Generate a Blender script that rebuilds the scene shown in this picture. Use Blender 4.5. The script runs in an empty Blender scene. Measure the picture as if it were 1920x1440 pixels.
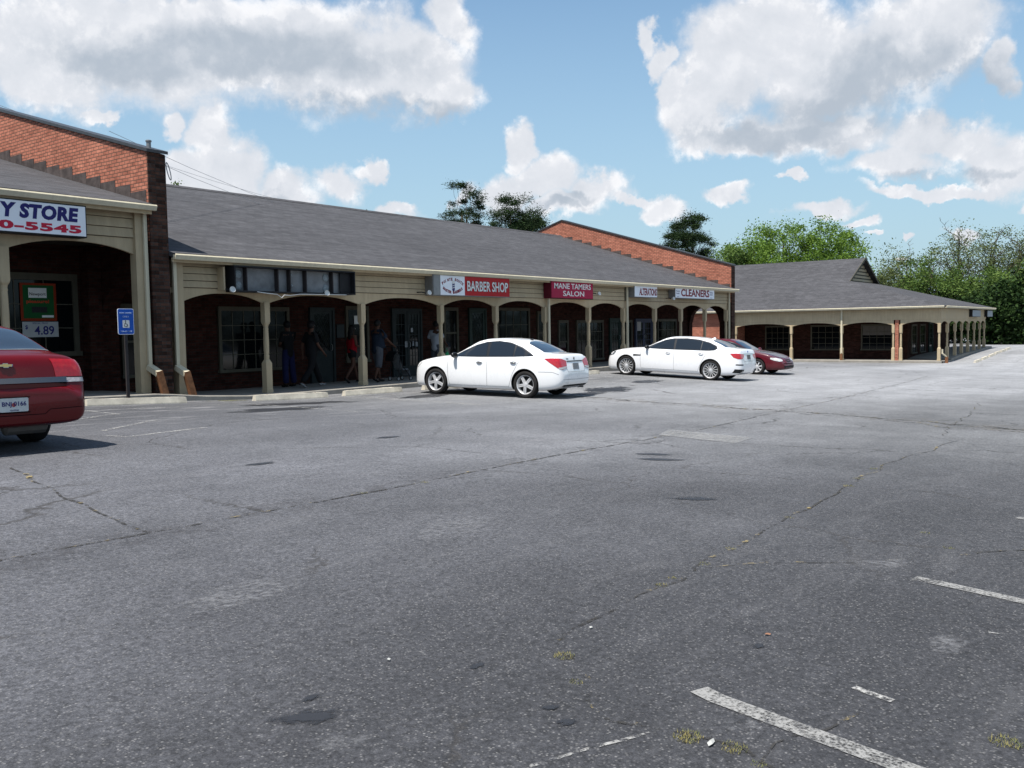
import bpy, bmesh, math, random
import numpy as np
from mathutils import Vector, Matrix, noise
from mathutils.bvhtree import BVHTree

# ------------------------------------------------------------------ scene, camera, light
S = bpy.context.scene
COL = S.collection
R = math.radians
random.seed(7)
EYE = 1.64
cam_d = bpy.data.cameras.new("camera"); cam = bpy.data.objects.new("camera", cam_d); COL.objects.link(cam)
cam_d.sensor_width = 36.0; cam_d.lens = 36.0 * 1700 / 1920; cam_d.clip_start = 0.1; cam_d.clip_end = 3000
_y, _p, _r = R(36.82), R(3.49), R(-0.91)
F = Vector((math.cos(_y)*math.cos(_p), math.sin(_y)*math.cos(_p), -math.sin(_p)))
RR = Vector((math.sin(_y), -math.cos(_y), 0)); UU = RR.cross(F)
R2 = math.cos(_r)*RR + math.sin(_r)*UU; U2 = -math.sin(_r)*RR + math.cos(_r)*UU
M = Matrix((R2, U2, -F)).transposed().to_4x4(); M.translation = Vector((0, 0, EYE))
cam.matrix_world = M; S.camera = cam
S.render.resolution_x = 1024; S.render.resolution_y = 768

SUN_EL, SUN_AZ = R(66.0), R(182.5)        # azimuth the sun stands at, from +X towards +Y
sd = bpy.data.lights.new("sun", 'SUN'); sd.energy = 5.0; sd.angle = R(0.53); sd.color = (1.0, 0.955, 0.89)
sun = bpy.data.objects.new("sun", sd); COL.objects.link(sun)
sv = Vector((math.cos(SUN_AZ)*math.cos(SUN_EL), math.sin(SUN_AZ)*math.cos(SUN_EL), math.sin(SUN_EL)))
sun.rotation_euler = sv.to_track_quat('Z', 'Y').to_euler()
S.view_settings.view_transform = 'Standard'; S.view_settings.look = 'None'
S.view_settings.exposure = 0.52; S.view_settings.gamma = 1.0
S.cycles.max_bounces = 6; S.cycles.transparent_max_bounces = 12; S.cycles.caustics_reflective = False; S.cycles.caustics_refractive = False
try: S.cycles.use_denoising = True
except Exception: pass

class NT:
    """tiny helper for node trees"""
    def __init__(s, tree): s.t = tree; s.n = tree.nodes; s.l = tree.links
    def node(s, typ, **kw):
        o = s.n.new(typ)
        for k, v in kw.items(): setattr(o, k, v)
        return o
    def put(s, sock, v):
        if isinstance(v, bpy.types.NodeSocket): s.l.new(v, sock)
        elif v is not None: sock.default_value = v
    def math(s, op, a, b=None, c=None, clamp=False):
        o = s.node('ShaderNodeMath', operation=op, use_clamp=clamp)
        s.put(o.inputs[0], a)
        if b is not None: s.put(o.inputs[1], b)
        if c is not None: s.put(o.inputs[2], c)
        return o.outputs[0]
    def vmath(s, op, a, b=None, out=0):
        o = s.node('ShaderNodeVectorMath', operation=op); s.put(o.inputs[0], a)
        if b is not None: s.put(o.inputs[1], b)
        return o.outputs[out]
    def noise(s, vec, scale, detail=4, rough=0.55, dist=0.0, out=0):
        o = s.node('ShaderNodeTexNoise'); s.put(o.inputs['Vector'], vec); o.inputs['Scale'].default_value = scale
        o.inputs['Detail'].default_value = detail; o.inputs['Roughness'].default_value = rough; o.inputs['Distortion'].default_value = dist
        return o.outputs[out]
    def mapr(s, v, a, b, c=0.0, d=1.0, smooth=False):
        o = s.node('ShaderNodeMapRange'); o.interpolation_type = 'SMOOTHSTEP' if smooth else 'LINEAR'
        s.put(o.inputs[0], v); o.inputs[1].default_value = a; o.inputs[2].default_value = b
        s.put(o.inputs[3], c); s.put(o.inputs[4], d); return o.outputs[0]
    def mix(s, f, a, b, mode='MIX'):
        o = s.node('ShaderNodeMix', data_type='RGBA', blend_type=mode); s.put(o.inputs[0], f)
        for k, v in ((6, a), (7, b)):
            if isinstance(v, (tuple, list)): v = tuple(v[:3]) + (1.0,)
            s.put(o.inputs[k], v)
        return o.outputs[2]
    def comb(s, x=0.0, y=0.0, z=0.0):
        o = s.node('ShaderNodeCombineXYZ'); s.put(o.inputs[0], x); s.put(o.inputs[1], y); s.put(o.inputs[2], z); return o.outputs[0]
    def sep(s, v):
        o = s.node('ShaderNodeSeparateXYZ'); s.put(o.inputs[0], v); return o.outputs

# ---- sky: Nishita with cumulus clouds mixed in by direction (azimuth, elevation in radians)
W = bpy.data.worlds.new("World"); S.world = W; W.use_nodes = True
W.node_tree.nodes.clear(); w = NT(W.node_tree)
sky = w.node('ShaderNodeTexSky', sky_type='NISHITA', sun_disc=False)
sky.sun_elevation = SUN_EL; sky.sun_rotation = math.pi/2 - SUN_AZ
sky.air_density = 1.0; sky.dust_density = 0.6; sky.ozone_density = 1.2; sky.altitude = 200
skyc = w.mix(1.0, sky.outputs[0], (0.156, 0.180, 0.179), 'MULTIPLY')
tc = w.node('ShaderNodeTexCoord').outputs['Generated']
dv = w.vmath('NORMALIZE', tc); dx, dy, dz = w.sep(dv)
el = w.math('ARCSINE', dz); az = w.math('ARCTAN2', dy, dx)
n1 = w.noise(dv, 7.0, 10, 0.60, 0.25); n2 = w.noise(dv, 26.0, 8, 0.62)
sh = w.vmath('ADD', dv, (-0.006, 0.004, 0.016)); n1b = w.noise(sh, 7.0, 10, 0.60, 0.25); n2b = w.noise(sh, 26.0, 8, 0.62)
nn = w.math('ADD', w.math('MULTIPLY', w.math('SUBTRACT', n1, 0.5), 1.9), w.math('MULTIPLY', w.math('SUBTRACT', n2, 0.5), 1.3))
wc1 = w.vmath('SUBTRACT', w.noise(dv, 6.0, 3, 0.5, out=1), (0.5, 0.5, 0.5)); wc2 = w.vmath('SUBTRACT', w.noise(dv, 22.0, 5, 0.6, out=1), (0.5, 0.5, 0.5))
P2 = w.vmath('ADD', w.comb(az, el, 0.0), w.vmath('ADD', w.vmath('MULTIPLY', wc1, (0.11, 0.09, 0)), w.vmath('MULTIPLY', wc2, (0.055, 0.055, 0))))
def blobs(lst):
    acc = None
    for (a, e, ra, re) in lst:
        m = w.node('ShaderNodeVectorMath', operation='MULTIPLY_ADD')
        w.put(m.inputs[0], P2); m.inputs[1].default_value = (1/ra, 1/re, 0); m.inputs[2].default_value = (-a/ra, -e/re, 0)
        d = w.vmath('LENGTH', m.outputs[0], out=1)
        acc = d if acc is None else w.node_smin(acc, d)
    return acc
def _smin(a, b):
    o = w.node('ShaderNodeMath', operation='SMOOTH_MIN'); w.put(o.inputs[0], a); w.put(o.inputs[1], b); o.inputs[2].default_value = 0.25; return o.outputs[0]
w.node_smin = _smin
#CLOUDS#
CB = [(1.089,0.273,0.078,0.055),(0.986,0.278,0.130,0.063),(0.864,0.280,0.129,0.062),(0.775,0.278,0.097,0.060),(0.705,0.325,0.034,0.033),(0.724,0.244,0.052,0.028),(1.117,0.246,0.056,0.030),(1.000,0.310,0.135,0.031),(0.957,0.209,0.032,0.028),(0.994,0.214,0.017,0.017),(0.943,0.173,0.053,0.032),(0.895,0.150,0.053,0.025),(0.980,0.166,0.033,0.027),(1.062,0.220,0.024,0.008),(0.823,0.156,0.030,0.024),(0.786,0.168,0.014,0.014),(0.758,0.129,0.035,0.009),(0.694,0.154,0.013,0.015),(0.644,0.187,0.017,0.021),(0.610,0.156,0.052,0.028),(0.547,0.143,0.049,0.021),(0.501,0.132,0.029,0.008),(0.654,0.145,0.035,0.024),(0.587,0.127,0.064,0.017),(0.472,0.120,0.029,0.013),(0.491,0.289,0.011,0.022),(0.477,0.267,0.014,0.019),(0.465,0.238,0.017,0.028),(0.416,0.263,0.056,0.071),(0.362,0.289,0.077,0.058),(0.438,0.220,0.045,0.039),(0.304,0.259,0.103,0.068),(0.225,0.279,0.084,0.056),(0.325,0.199,0.105,0.027),(0.405,0.188,0.062,0.017),(0.195,0.185,0.078,0.023),(0.243,0.164,0.059,0.020),(0.144,0.157,0.046,0.038),(0.209,0.134,0.069,0.007),(0.397,0.140,0.024,0.010),(0.319,0.113,0.041,0.011),(0.139,0.243,0.019,0.021),(0.227,0.078,0.007,0.005),(0.263,0.081,0.007,0.004),(0.182,0.089,0.018,0.008),(0.278,0.095,0.016,0.007),(0.346,0.156,0.010,0.005),(0.139,0.112,0.015,0.009)]
GB = [(0.907,0.278,0.184,0.037),(0.821,0.227,0.114,0.019),(1.026,0.265,0.086,0.026),(0.753,0.223,0.069,0.017),(0.284,0.221,0.125,0.032),(0.244,0.252,0.096,0.041),(0.362,0.194,0.100,0.020),(0.173,0.229,0.062,0.030),(0.195,0.148,0.079,0.008),(0.558,0.135,0.035,0.009),(0.917,0.144,0.034,0.011),(0.587,0.125,0.052,0.008)]
db = blobs(CB)
cosf = w.vmath('DOT_PRODUCT', dv, tuple(F), out=1)
away = w.mapr(cosf, 0.55, 0.75, 0.0, 1.6)          # outside the mapped part of the sky: broken cumulus from noise alone
wild = w.mapr(w.noise(dv, 2.2, 6, 0.55), 0.52, 0.66, 1.5, 0.2)
db = w.math('MINIMUM', db, w.math('ADD', wild, away))
dens = w.math('ADD', w.math('SUBTRACT', 1.0, db), w.math('MULTIPLY', nn, 0.5))
mask = w.mapr(dens, -0.10, 0.42, 0.0, 1.0, True)
gb = w.mapr(w.math('ADD', blobs(GB), w.math('MULTIPLY', nn, 0.25)), 0.35, 1.15, 0.85, 0.0, True)
relief = w.math('ADD', w.math('MULTIPLY', w.math('SUBTRACT', n1, n1b), 1.7), w.math('MULTIPLY', w.math('SUBTRACT', n2, n2b), 0.6))
gf = w.math('SUBTRACT', w.math('ADD', gb, 0.06), relief, clamp=True)
cc = w.mix(gf, (0.86, 0.89, 0.95), (0.52, 0.59, 0.68))
crest = w.mapr(w.math('ADD', relief, w.math('MULTIPLY', w.math('SUBTRACT', n2, 0.5), 0.5)), 0.02, 0.22, 0.0, 1.0, True)
edge = w.mapr(dens, 0.15, 0.75, 1.0, 0.25, True)
cc = w.mix(w.math('MULTIPLY', w.math('MULTIPLY', crest, edge), w.math('SUBTRACT', 1.0, w.math('MULTIPLY', gb, 0.8)), clamp=True), cc, (1.12, 1.12, 1.14))
hz = w.mapr(el, 0.0, 0.36, 0.95, 0.10)
skyh = w.mix(hz, skyc, (0.46, 0.64, 0.77))
skyf = w.mix(mask, skyh, cc)
bg = w.node('ShaderNodeBackground'); w.put(bg.inputs[0], skyf); bg.inputs[1].default_value = 0.64
wo = w.node('ShaderNodeOutputWorld'); w.l.new(bg.outputs[0], wo.inputs[0])
W.cycles.sampling_method = 'MANUAL'; W.cycles.sample_map_resolution = 512

# ------------------------------------------------------------------ helpers
def tag(o, label=None, cat=None, group=None, kind=None):
    if label: o['label'] = label
    if cat: o['category'] = cat
    if group: o['group'] = group
    if kind: o['kind'] = kind
    return o
def link(o, parent=None):
    COL.objects.link(o)
    if parent is not None: o.parent = parent
    return o
def thing(name, label, cat, loc=(0, 0, 0), rz=0.0, group=None):
    o = bpy.data.objects.new(name, None); o.location = loc; o.rotation_euler = (0, 0, rz); o.empty_display_size = 0.2
    COL.objects.link(o); return tag(o, label, cat, group)
def to_mesh(name, bm, mats, smooth=False, recalc=True):
    if recalc: bmesh.ops.recalc_face_normals(bm, faces=bm.faces)
    me = bpy.data.meshes.new(name); bm.to_mesh(me); bm.free()
    for m in (mats if isinstance(mats, (list, tuple)) else [mats]): me.materials.append(m)
    if smooth:
        for p in me.polygons: p.use_smooth = True
    return me
def obj(name, bm, mats, parent=None, smooth=False, recalc=True):
    me = to_mesh(name, bm, mats, smooth, recalc) if isinstance(bm, bmesh.types.BMesh) else bm
    return link(bpy.data.objects.new(name, me), parent)
def box(bm, x0, x1, y0, y1, z0, z1, mi=0, T=None):
    vs = [bm.verts.new(Vector((x, y, z)) if T is None else T @ Vector((x, y, z))) for z in (z0, z1) for x, y in ((x0, y0), (x1, y0), (x1, y1), (x0, y1))]
    for f in ((3, 2, 1, 0), (4, 5, 6, 7), (0, 1, 5, 4), (1, 2, 6, 5), (2, 3, 7, 6), (3, 0, 4, 7)):
        bm.faces.new([vs[i] for i in f]).material_index = mi
    return bm
def B(*a, **k): return box(bmesh.new(), *a, **k)
def prism(bm, pts, axis, a, b, mi=0, T=None):
    """polygon given in the two other axes, extruded along axis ('x','y','z') from a to b"""
    def mk(u, v, h):
        q = {'x': (h, u, v), 'y': (u, h, v), 'z': (u, v, h)}[axis]
        q = Vector(q); return bm.verts.new(q if T is None else T @ q)
    A = [mk(u, v, a) for u, v in pts]; Bv = [mk(u, v, b) for u, v in pts]; n = len(pts)
    bm.faces.new(A).material_index = mi; bm.faces.new(Bv[::-1]).material_index = mi
    for i in range(n): bm.faces.new((A[i], Bv[i], Bv[(i+1) % n], A[(i+1) % n])).material_index = mi
    return bm
def tube(bm, pts, r, n=8, mi=0, cap=True):
    pts = [Vector(p) for p in pts]; rings = []
    for i, p in enumerate(pts):
        d = (pts[min(i+1, len(pts)-1)] - pts[max(i-1, 0)]).normalized()
        a = d.cross(Vector((0, 0, 1)) if abs(d.z) < 0.95 else Vector((1, 0, 0))).normalized(); b = d.cross(a)
        rr = r[i] if isinstance(r, (list, tuple)) else r
        rings.append([bm.verts.new(p + rr*(math.cos(2*math.pi*k/n)*a + math.sin(2*math.pi*k/n)*b)) for k in range(n)])
    for i in range(len(rings)-1):
        for k in range(n):
            bm.faces.new((rings[i][k], rings[i][(k+1) % n], rings[i+1][(k+1) % n], rings[i+1][k])).material_index = mi
    if cap:
        bm.faces.new(rings[0][::-1]).material_index = mi; bm.faces.new(rings[-1]).material_index = mi
    return bm
def lathe(bm, prof, n=16, T=None, mi=0, close=False):
    """prof = [(radius, height)] about z"""
    rings = []
    for r_, h in prof:
        rings.append([bm.verts.new((T or Matrix()) @ Vector((r_*math.cos(2*math.pi*k/n), r_*math.sin(2*math.pi*k/n), h))) for k in range(n)])
    m = len(rings)
    for i in range(m if close else m-1):
        for k in range(n):
            bm.faces.new((rings[i][k], rings[i][(k+1) % n], rings[(i+1) % m][(k+1) % n], rings[(i+1) % m][k])).material_index = mi
    if not close:
        bm.faces.new(rings[0][::-1]).material_index = mi; bm.faces.new(rings[-1]).material_index = mi
    return bm
def grid_poly(bm, poly, step, conv):
    """convex 2D polygon filled with a fine grid; conv maps (u,v) to a 3D point or None"""
    us = [q[0] for q in poly]; vs = [q[1] for q in poly]
    b2 = bmesh.new(); nx = max(1, int((max(us)-min(us))/step)); ny = max(1, int((max(vs)-min(vs))/step))
    V = [[b2.verts.new((min(us)+(max(us)-min(us))*i/nx, min(vs)+(max(vs)-min(vs))*j/ny, 0)) for j in range(ny+1)] for i in range(nx+1)]
    for i in range(nx):
        for j in range(ny): b2.faces.new((V[i][j], V[i+1][j], V[i+1][j+1], V[i][j+1]))
    area = sum(poly[i][0]*poly[(i+1) % len(poly)][1]-poly[(i+1) % len(poly)][0]*poly[i][1] for i in range(len(poly)))
    if area < 0: poly = poly[::-1]
    for i in range(len(poly)):
        a = poly[i]; c = poly[(i+1) % len(poly)]; e = (c[0]-a[0], c[1]-a[1])
        if abs(e[0])+abs(e[1]) < 1e-6: continue
        bmesh.ops.bisect_plane(b2, geom=b2.verts[:]+b2.edges[:]+b2.faces[:], plane_co=(a[0], a[1], 0), plane_no=(e[1], -e[0], 0), clear_outer=True, dist=1e-5)
    mp = {}
    for v in b2.verts:
        q = conv(v.co.x, v.co.y)
        if q is not None: mp[v] = bm.verts.new(q)
    for f in b2.faces:
        if all(v in mp for v in f.verts):
            try: bm.faces.new([mp[v] for v in f.verts])
            except ValueError: pass
    b2.free(); return bm
def eval_mesh(o):
    dg = bpy.context.evaluated_depsgraph_get(); dg.update()
    return bpy.data.meshes.new_from_object(o.evaluated_get(dg))
def text_obj(name, s, w_, h_, T, mat_, parent=None, bold=0.0, thick=0.004, shear=0.0, space=1.0):
    """lettering fitted into a w x h box; T maps local (x right, y up, z out) to the parent's space"""
    cu = bpy.data.curves.new("txt", 'FONT'); cu.body = s; cu.size = 1; cu.align_x = 'LEFT'; cu.offset = bold; cu.extrude = 0.01
    cu.shear = shear; cu.space_character = space; cu.resolution_u = 3
    t = bpy.data.objects.new("txt", cu); COL.objects.link(t); me = eval_mesh(t); bpy.data.objects.remove(t)
    co = np.array([v.co[:] for v in me.vertices]); lo, hi = co.min(0), co.max(0); sx = w_/(hi[0]-lo[0]); sy = h_/(hi[1]-lo[1])
    for v in me.vertices: v.co = T @ Vector(((v.co.x-lo[0])*sx, (v.co.y-lo[1])*sy, (v.co.z-lo[2])/(hi[2]-lo[2])*thick))
    me.materials.clear(); me.materials.append(mat_)
    return link(bpy.data.objects.new(name, me), parent)
def joined(name, objs, parent=None):
    """join mesh objects made for one part into one mesh"""
    bm = bmesh.new(); mats = []
    for o in objs:
        b0 = len(bm.faces); idx = []
        for m in o.data.materials:
            if m not in mats: mats.append(m)
            idx.append(mats.index(m))
        bm.from_mesh(o.data); bm.faces.ensure_lookup_table()
        for f in bm.faces[b0:]: f.material_index = idx[min(f.material_index, len(idx)-1)] if idx else 0
        bpy.data.objects.remove(o)
    me = bpy.data.meshes.new(name); bm.to_mesh(me); bm.free()
    for m in mats: me.materials.append(m)
    return link(bpy.data.objects.new(name, me), parent)

def at(px, depth):
    """ground position at a bearing and distance along the view"""
    a = (px-960)/1700*depth; c, s = math.cos(R(36.82)), math.sin(R(36.82)); return c*depth+s*a, s*depth-c*a
def ztop(px, py, depth):
    hy = 616-.0173*(px-960); return EYE+(hy-py)/1700*depth
# ------------------------------------------------------------------ materials
def new_mat(name):
    m = bpy.data.materials.new(name); m.use_nodes = True; n = NT(m.node_tree)
    return m, n, m.node_tree.nodes['Principled BSDF']
def pos(n): return n.node('ShaderNodeNewGeometry').outputs['Position']
def objc(n): return n.node('ShaderNodeTexCoord').outputs['Object']
def plain(name, c, rough=0.6, metal=0.0, spec=None, coat=0.0, var=0.08, vs=6.0, bump=0.0, bs=40.0, emit=None):
    spec = spec if spec is not None else (0.5 if rough < 0.33 or metal > .2 else 0.14)
    m, n, b = new_mat(name); P = objc(n)
    f = n.mapr(n.noise(P, vs, 5, 0.6), 0.3, 0.7, 1-var, 1+var)
    n.put(b.inputs['Base Color'], n.mix(1.0, c, n.comb(f, f, f), 'MULTIPLY'))
    n.put(b.inputs['Roughness'], rough); b.inputs['Metallic'].default_value = metal
    b.inputs['Specular IOR Level'].default_value = spec; b.inputs['Coat Weight'].default_value = coat; b.inputs['Coat Roughness'].default_value = 0.03
    if bump:
        bp = n.node('ShaderNodeBump'); bp.inputs['Distance'].default_value = bump; bp.inputs['Strength'].default_value = 0.6
        n.put(bp.inputs['Height'], n.noise(P, bs, 4)); n.l.new(bp.outputs[0], b.inputs['Normal'])
    return m
def painted(name, c, streak=0.2, chip=(0.2, 0.17, 0.12)):
    """weathered exterior paint with streaks and grime"""
    m, n, b = new_mat(name); P = pos(n); x, y, z = n.sep(P); u = n.math('ADD', x, y)
    st = n.noise(n.comb(n.math('MULTIPLY', u, 9.0), 0.0, n.math('MULTIPLY', z, 0.9)), 1.0, 5, 0.6)
    bl = n.noise(P, 1.3, 6, 0.65)
    f = n.mapr(n.math('ADD', n.math('MULTIPLY', st, 0.6), n.math('MULTIPLY', bl, 0.6)), 0.42, 0.8, 1-streak, 1.06)
    col = n.mix(1.0, c, n.comb(f, f, f), 'MULTIPLY')
    g = n.mapr(n.noise(P, 14.0, 6, 0.7), 0.66, 0.74, 0.0, 0.45)
    n.put(b.inputs['Base Color'], n.mix(g, col, chip)); n.put(b.inputs['Roughness'], n.mapr(bl, 0.3, 0.7, 0.45, 0.75))
    b.inputs['Specular IOR Level'].default_value = 0.15
    bp = n.node('ShaderNodeBump'); bp.inputs['Distance'].default_value = 0.004; bp.inputs['Strength'].default_value = 0.5
    n.put(bp.inputs['Height'], n.noise(n.comb(n.math('MULTIPLY', u, 3.0), 0.0, n.math('MULTIPLY', z, 60.0)), 1.0, 3)); n.l.new(bp.outputs[0], b.inputs['Normal'])
    return m
def brick(name, c1, c2, mortar, dark=0.35):
    m, n, b = new_mat(name); P = pos(n); x, y, z = n.sep(P); u = n.math('ADD', x, y)
    wob = n.math('MULTIPLY', n.math('SUBTRACT', n.noise(P, 2.0, 2), 0.5), 0.03)
    v = n.comb(u, n.math('ADD', z, wob), 0.0)
    t = n.node('ShaderNodeTexBrick'); n.put(t.inputs['Vector'], v); t.offset = 0.5; t.squash = 1.0
    t.inputs['Color1'].default_value = (*c1, 1); t.inputs['Color2'].default_value = (*c2, 1); t.inputs['Mortar'].default_value = (*mortar, 1)
    t.inputs['Scale'].default_value = 1.0; t.inputs['Mortar Size'].default_value = 0.012; t.inputs['Mortar Smooth'].default_value = 0.2
    t.inputs['Bias'].default_value = -0.1; t.inputs['Brick Width'].default_value = 0.215; t.inputs['Row Height'].default_value = 0.078
    cell = n.node('ShaderNodeTexWhiteNoise'); cell.noise_dimensions = '2D'
    row = n.math('FLOOR', n.math('DIVIDE', n.math('ADD', z, wob), 0.078))
    cx = n.math('FLOOR', n.math('DIVIDE', n.math('ADD', u, n.math('MULTIPLY', n.math('MODULO', row, 2.0), 0.1075)), 0.215))
    n.put(cell.inputs['Vector'], n.comb(cx, row, 0.0))
    f = n.mapr(cell.outputs['Value'], 0.0, 1.0, 1-dark, 1+dark*0.7)
    f2 = n.mapr(n.noise(P, 0.7, 6, 0.65), 0.3, 0.72, 0.86, 1.10)
    f3 = n.mapr(n.noise(P, 9.0, 5, 0.7), 0.35, 0.7, 0.85, 1.12)
    k = n.math('MULTIPLY', n.math('MULTIPLY', f, f2), f3)
    n.put(b.inputs['Base Color'], n.mix(1.0, t.outputs['Color'], n.comb(k, k, k), 'MULTIPLY'))
    n.put(b.inputs['Roughness'], 0.88); b.inputs['Specular IOR Level'].default_value = 0.06
    bp = n.node('ShaderNodeBump'); bp.inputs['Distance'].default_value = 0.012; bp.inputs['Strength'].default_value = 0.8
    n.put(bp.inputs['Height'], n.math('ADD', n.math('MULTIPLY', t.outputs['Fac'], -1.0), n.math('MULTIPLY', f3, 0.35))); n.l.new(bp.outputs[0], b.inputs['Normal'])
    return m
def shingle(name, c, ax):
    """asphalt shingles: courses run along ax ('x' or 'y'), rise measured by height"""
    m, n, b = new_mat(name); P = pos(n); x, y, z = n.sep(P)
    u = x if ax == 'x' else y; s_ = y if ax == 'x' else x
    t = n.node('ShaderNodeTexBrick'); n.put(t.inputs['Vector'], n.comb(u, s_, 0.0)); t.offset = 0.37; t.offset_frequency = 3
    t.inputs['Color1'].default_value = (0.80, 0.80, 0.80, 1); t.inputs['Color2'].default_value = (1.15, 1.15, 1.15, 1); t.inputs['Mortar'].default_value = (0.55, 0.55, 0.55, 1)
    t.inputs['Scale'].default_value = 1.0; t.inputs['Mortar Size'].default_value = 0.007; t.inputs['Brick Width'].default_value = 0.31; t.inputs['Row Height'].default_value = 0.135
    band = n.mapr(n.noise(n.comb(n.math('MULTIPLY', u, 0.45), n.math('MULTIPLY', s_, 3.3), 0.0), 1.0, 5, 0.65), 0.3, 0.7, 0.80, 1.17)
    big = n.mapr(n.noise(P, 0.25, 4, 0.6), 0.3, 0.7, 0.9, 1.1)
    gr = n.mapr(n.noise(P, 60.0, 3, 0.7), 0.3, 0.7, 0.85, 1.15)
    k = n.math('MULTIPLY', n.math('MULTIPLY', band, big), gr)
    col = n.mix(1.0, n.mix(1.0, c, t.outputs['Color'], 'MULTIPLY'), n.comb(k, k, k), 'MULTIPLY')
    n.put(b.inputs['Base Color'], col); n.put(b.inputs['Roughness'], 0.92); b.inputs['Specular IOR Level'].default_value = 0.2
    bp = n.node('ShaderNodeBump'); bp.inputs['Distance'].default_value = 0.01; bp.inputs['Strength'].default_value = 0.5
    n.put(bp.inputs['Height'], n.math('ADD', n.math('MULTIPLY', t.outputs['Fac'], -1.0), gr)); n.l.new(bp.outputs[0], b.inputs['Normal'])
    return m
def asphalt(name):
    m, n, b = new_mat(name); P = pos(n); x, y, z = n.sep(P)
    big = n.noise(P, 0.11, 5, 0.6, 0.4); med = n.noise(P, 0.9, 6, 0.65); fine = n.noise(P, 7.0, 5, 0.7)
    # long swept wear bands where cars drive along the front
    wear = n.noise(n.comb(n.math('MULTIPLY', x, 0.06), n.math('MULTIPLY', y, 0.38), 0.0), 1.0, 4, 0.6)
    fx = n.mapr(n.math('ADD', x, n.math('MULTIPLY', n.math('SUBTRACT', big, 0.5), 16.0)), 2.0, 19.0, 0.0, 1.0, True)   # older, paler paving further along, with grazing-angle brightening painted in
    far_ = n.mapr(n.math('ADD', x, n.math('MULTIPLY', n.math('SUBTRACT', med, 0.5), 8.0)), 14.0, 32.0, 0.0, 0.068, True)
    near_ = n.mapr(n.math('ADD', y, n.math('MULTIPLY', n.math('SUBTRACT', big, 0.5), 9.0)), 0.0, 8.0, 0.76, 1.55, True)
    base = n.math('ADD', n.math('MULTIPLY', n.mapr(fx, 0, 1, 0.054, 0.106), near_), far_)
    # the band nearest the shops is darker
    shop_band = n.mapr(n.math('ADD', y, n.math('MULTIPLY', n.math('SUBTRACT', med, 0.5), 5.0)), 11.0, 15.5, 1.0, 0.72, True)
    f = n.math('MULTIPLY', n.mapr(big, 0.3, 0.7, 0.82, 1.18), n.mapr(med, 0.3, 0.7, 0.86, 1.14))
    f = n.math('MULTIPLY', f, n.mapr(wear, 0.3, 0.7, 0.80, 1.2)); f = n.math('MULTIPLY', f, n.mapr(fine, 0.3, 0.7, 0.85, 1.15))
    f = n.math('MULTIPLY', f, shop_band)
    a = n.math('MULTIPLY', base, f)
    vo = n.node('ShaderNodeTexVoronoi', feature='F1'); n.put(vo.inputs['Vector'], P); vo.inputs['Scale'].default_value = 85.0
    cr, cg, cb2 = n.sep(vo.outputs['Color'])
    stone = n.math('MULTIPLY', n.mapr(cr, 0.62, 0.90, 0.0, 1.0), n.mapr(vo.outputs['Distance'], 0.30, 0.55, 1.0, 0.0))
    stonev = n.math('MULTIPLY', stone, n.mapr(cg, 0, 1, 0.2, 1.0))
    dk = n.math('MULTIPLY', n.mapr(n.noise(P, 150.0, 3, 0.6), 0.3, 0.7, 0.70, 1.30), n.mapr(n.noise(P, 34.0, 4, 0.75), 0.34, 0.66, 0.56, 1.52))
    a2 = n.math('MULTIPLY', a, dk)
    c1 = n.comb(n.math('MULTIPLY', a2, 1.0), n.math('MULTIPLY', a2, 1.01), n.math('MULTIPLY', a2, n.mapr(fx, 0, 1, 1.12, 1.04)))
    c = n.mix(n.math('MULTIPLY', stonev, 0.46), c1, (0.33, 0.32, 0.31))
    # pale dusty streaks worn along the parking bays
    stk = n.noise(n.comb(n.math('MULTIPLY', x, 0.55), n.math('MULTIPLY', y, 2.6), 0.0), 1.0, 7, 0.7)
    bandm = n.math('MULTIPLY', n.mapr(y, 11.0, 14.5, 0.12, 1.0, True), n.mapr(y, 17.9, 18.3, 1.0, 0.0))
    c = n.mix(n.math('MULTIPLY', n.mapr(stk, 0.52, 0.68, 0.0, 0.75, True), bandm), c, (0.25, 0.245, 0.25))
    # hairline cracking
    ve = n.node('ShaderNodeTexVoronoi', feature='DISTANCE_TO_EDGE'); n.put(ve.inputs['Vector'], n.vmath('ADD', n.vmath('MULTIPLY', P, (1, 1, 0)), n.vmath('MULTIPLY', n.noise(P, 1.2, 5, 0.7, out=1), (0.9, 0.9, 0)))); ve.inputs['Scale'].default_value = 0.33
    ck = n.math('MULTIPLY', n.mapr(ve.outputs['Distance'], 0.0, 0.008, 1.0, 0.0), n.mapr(n.noise(P, 0.45, 3), 0.46, 0.56, 0.0, 0.85))
    c = n.mix(ck, c, (0.035, 0.032, 0.03))
    n.put(b.inputs['Base Color'], c); n.put(b.inputs['Roughness'], n.mapr(fine, 0.3, 0.7, 0.75, 0.95)); b.inputs['Specular IOR Level'].default_value = 0.35
    bp = n.node('ShaderNodeBump'); bp.inputs['Distance'].default_value = 0.006; bp.inputs['Strength'].default_value = 0.9
    hh = n.math('ADD', n.math('MULTIPLY', vo.outputs['Distance'], -0.6), n.math('ADD', n.noise(P, 110.0, 3, 0.7), n.math('MULTIPLY', ck, -1.5)))
    n.put(bp.inputs['Height'], hh); n.l.new(bp.outputs[0], b.inputs['Normal'])
    return m
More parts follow.
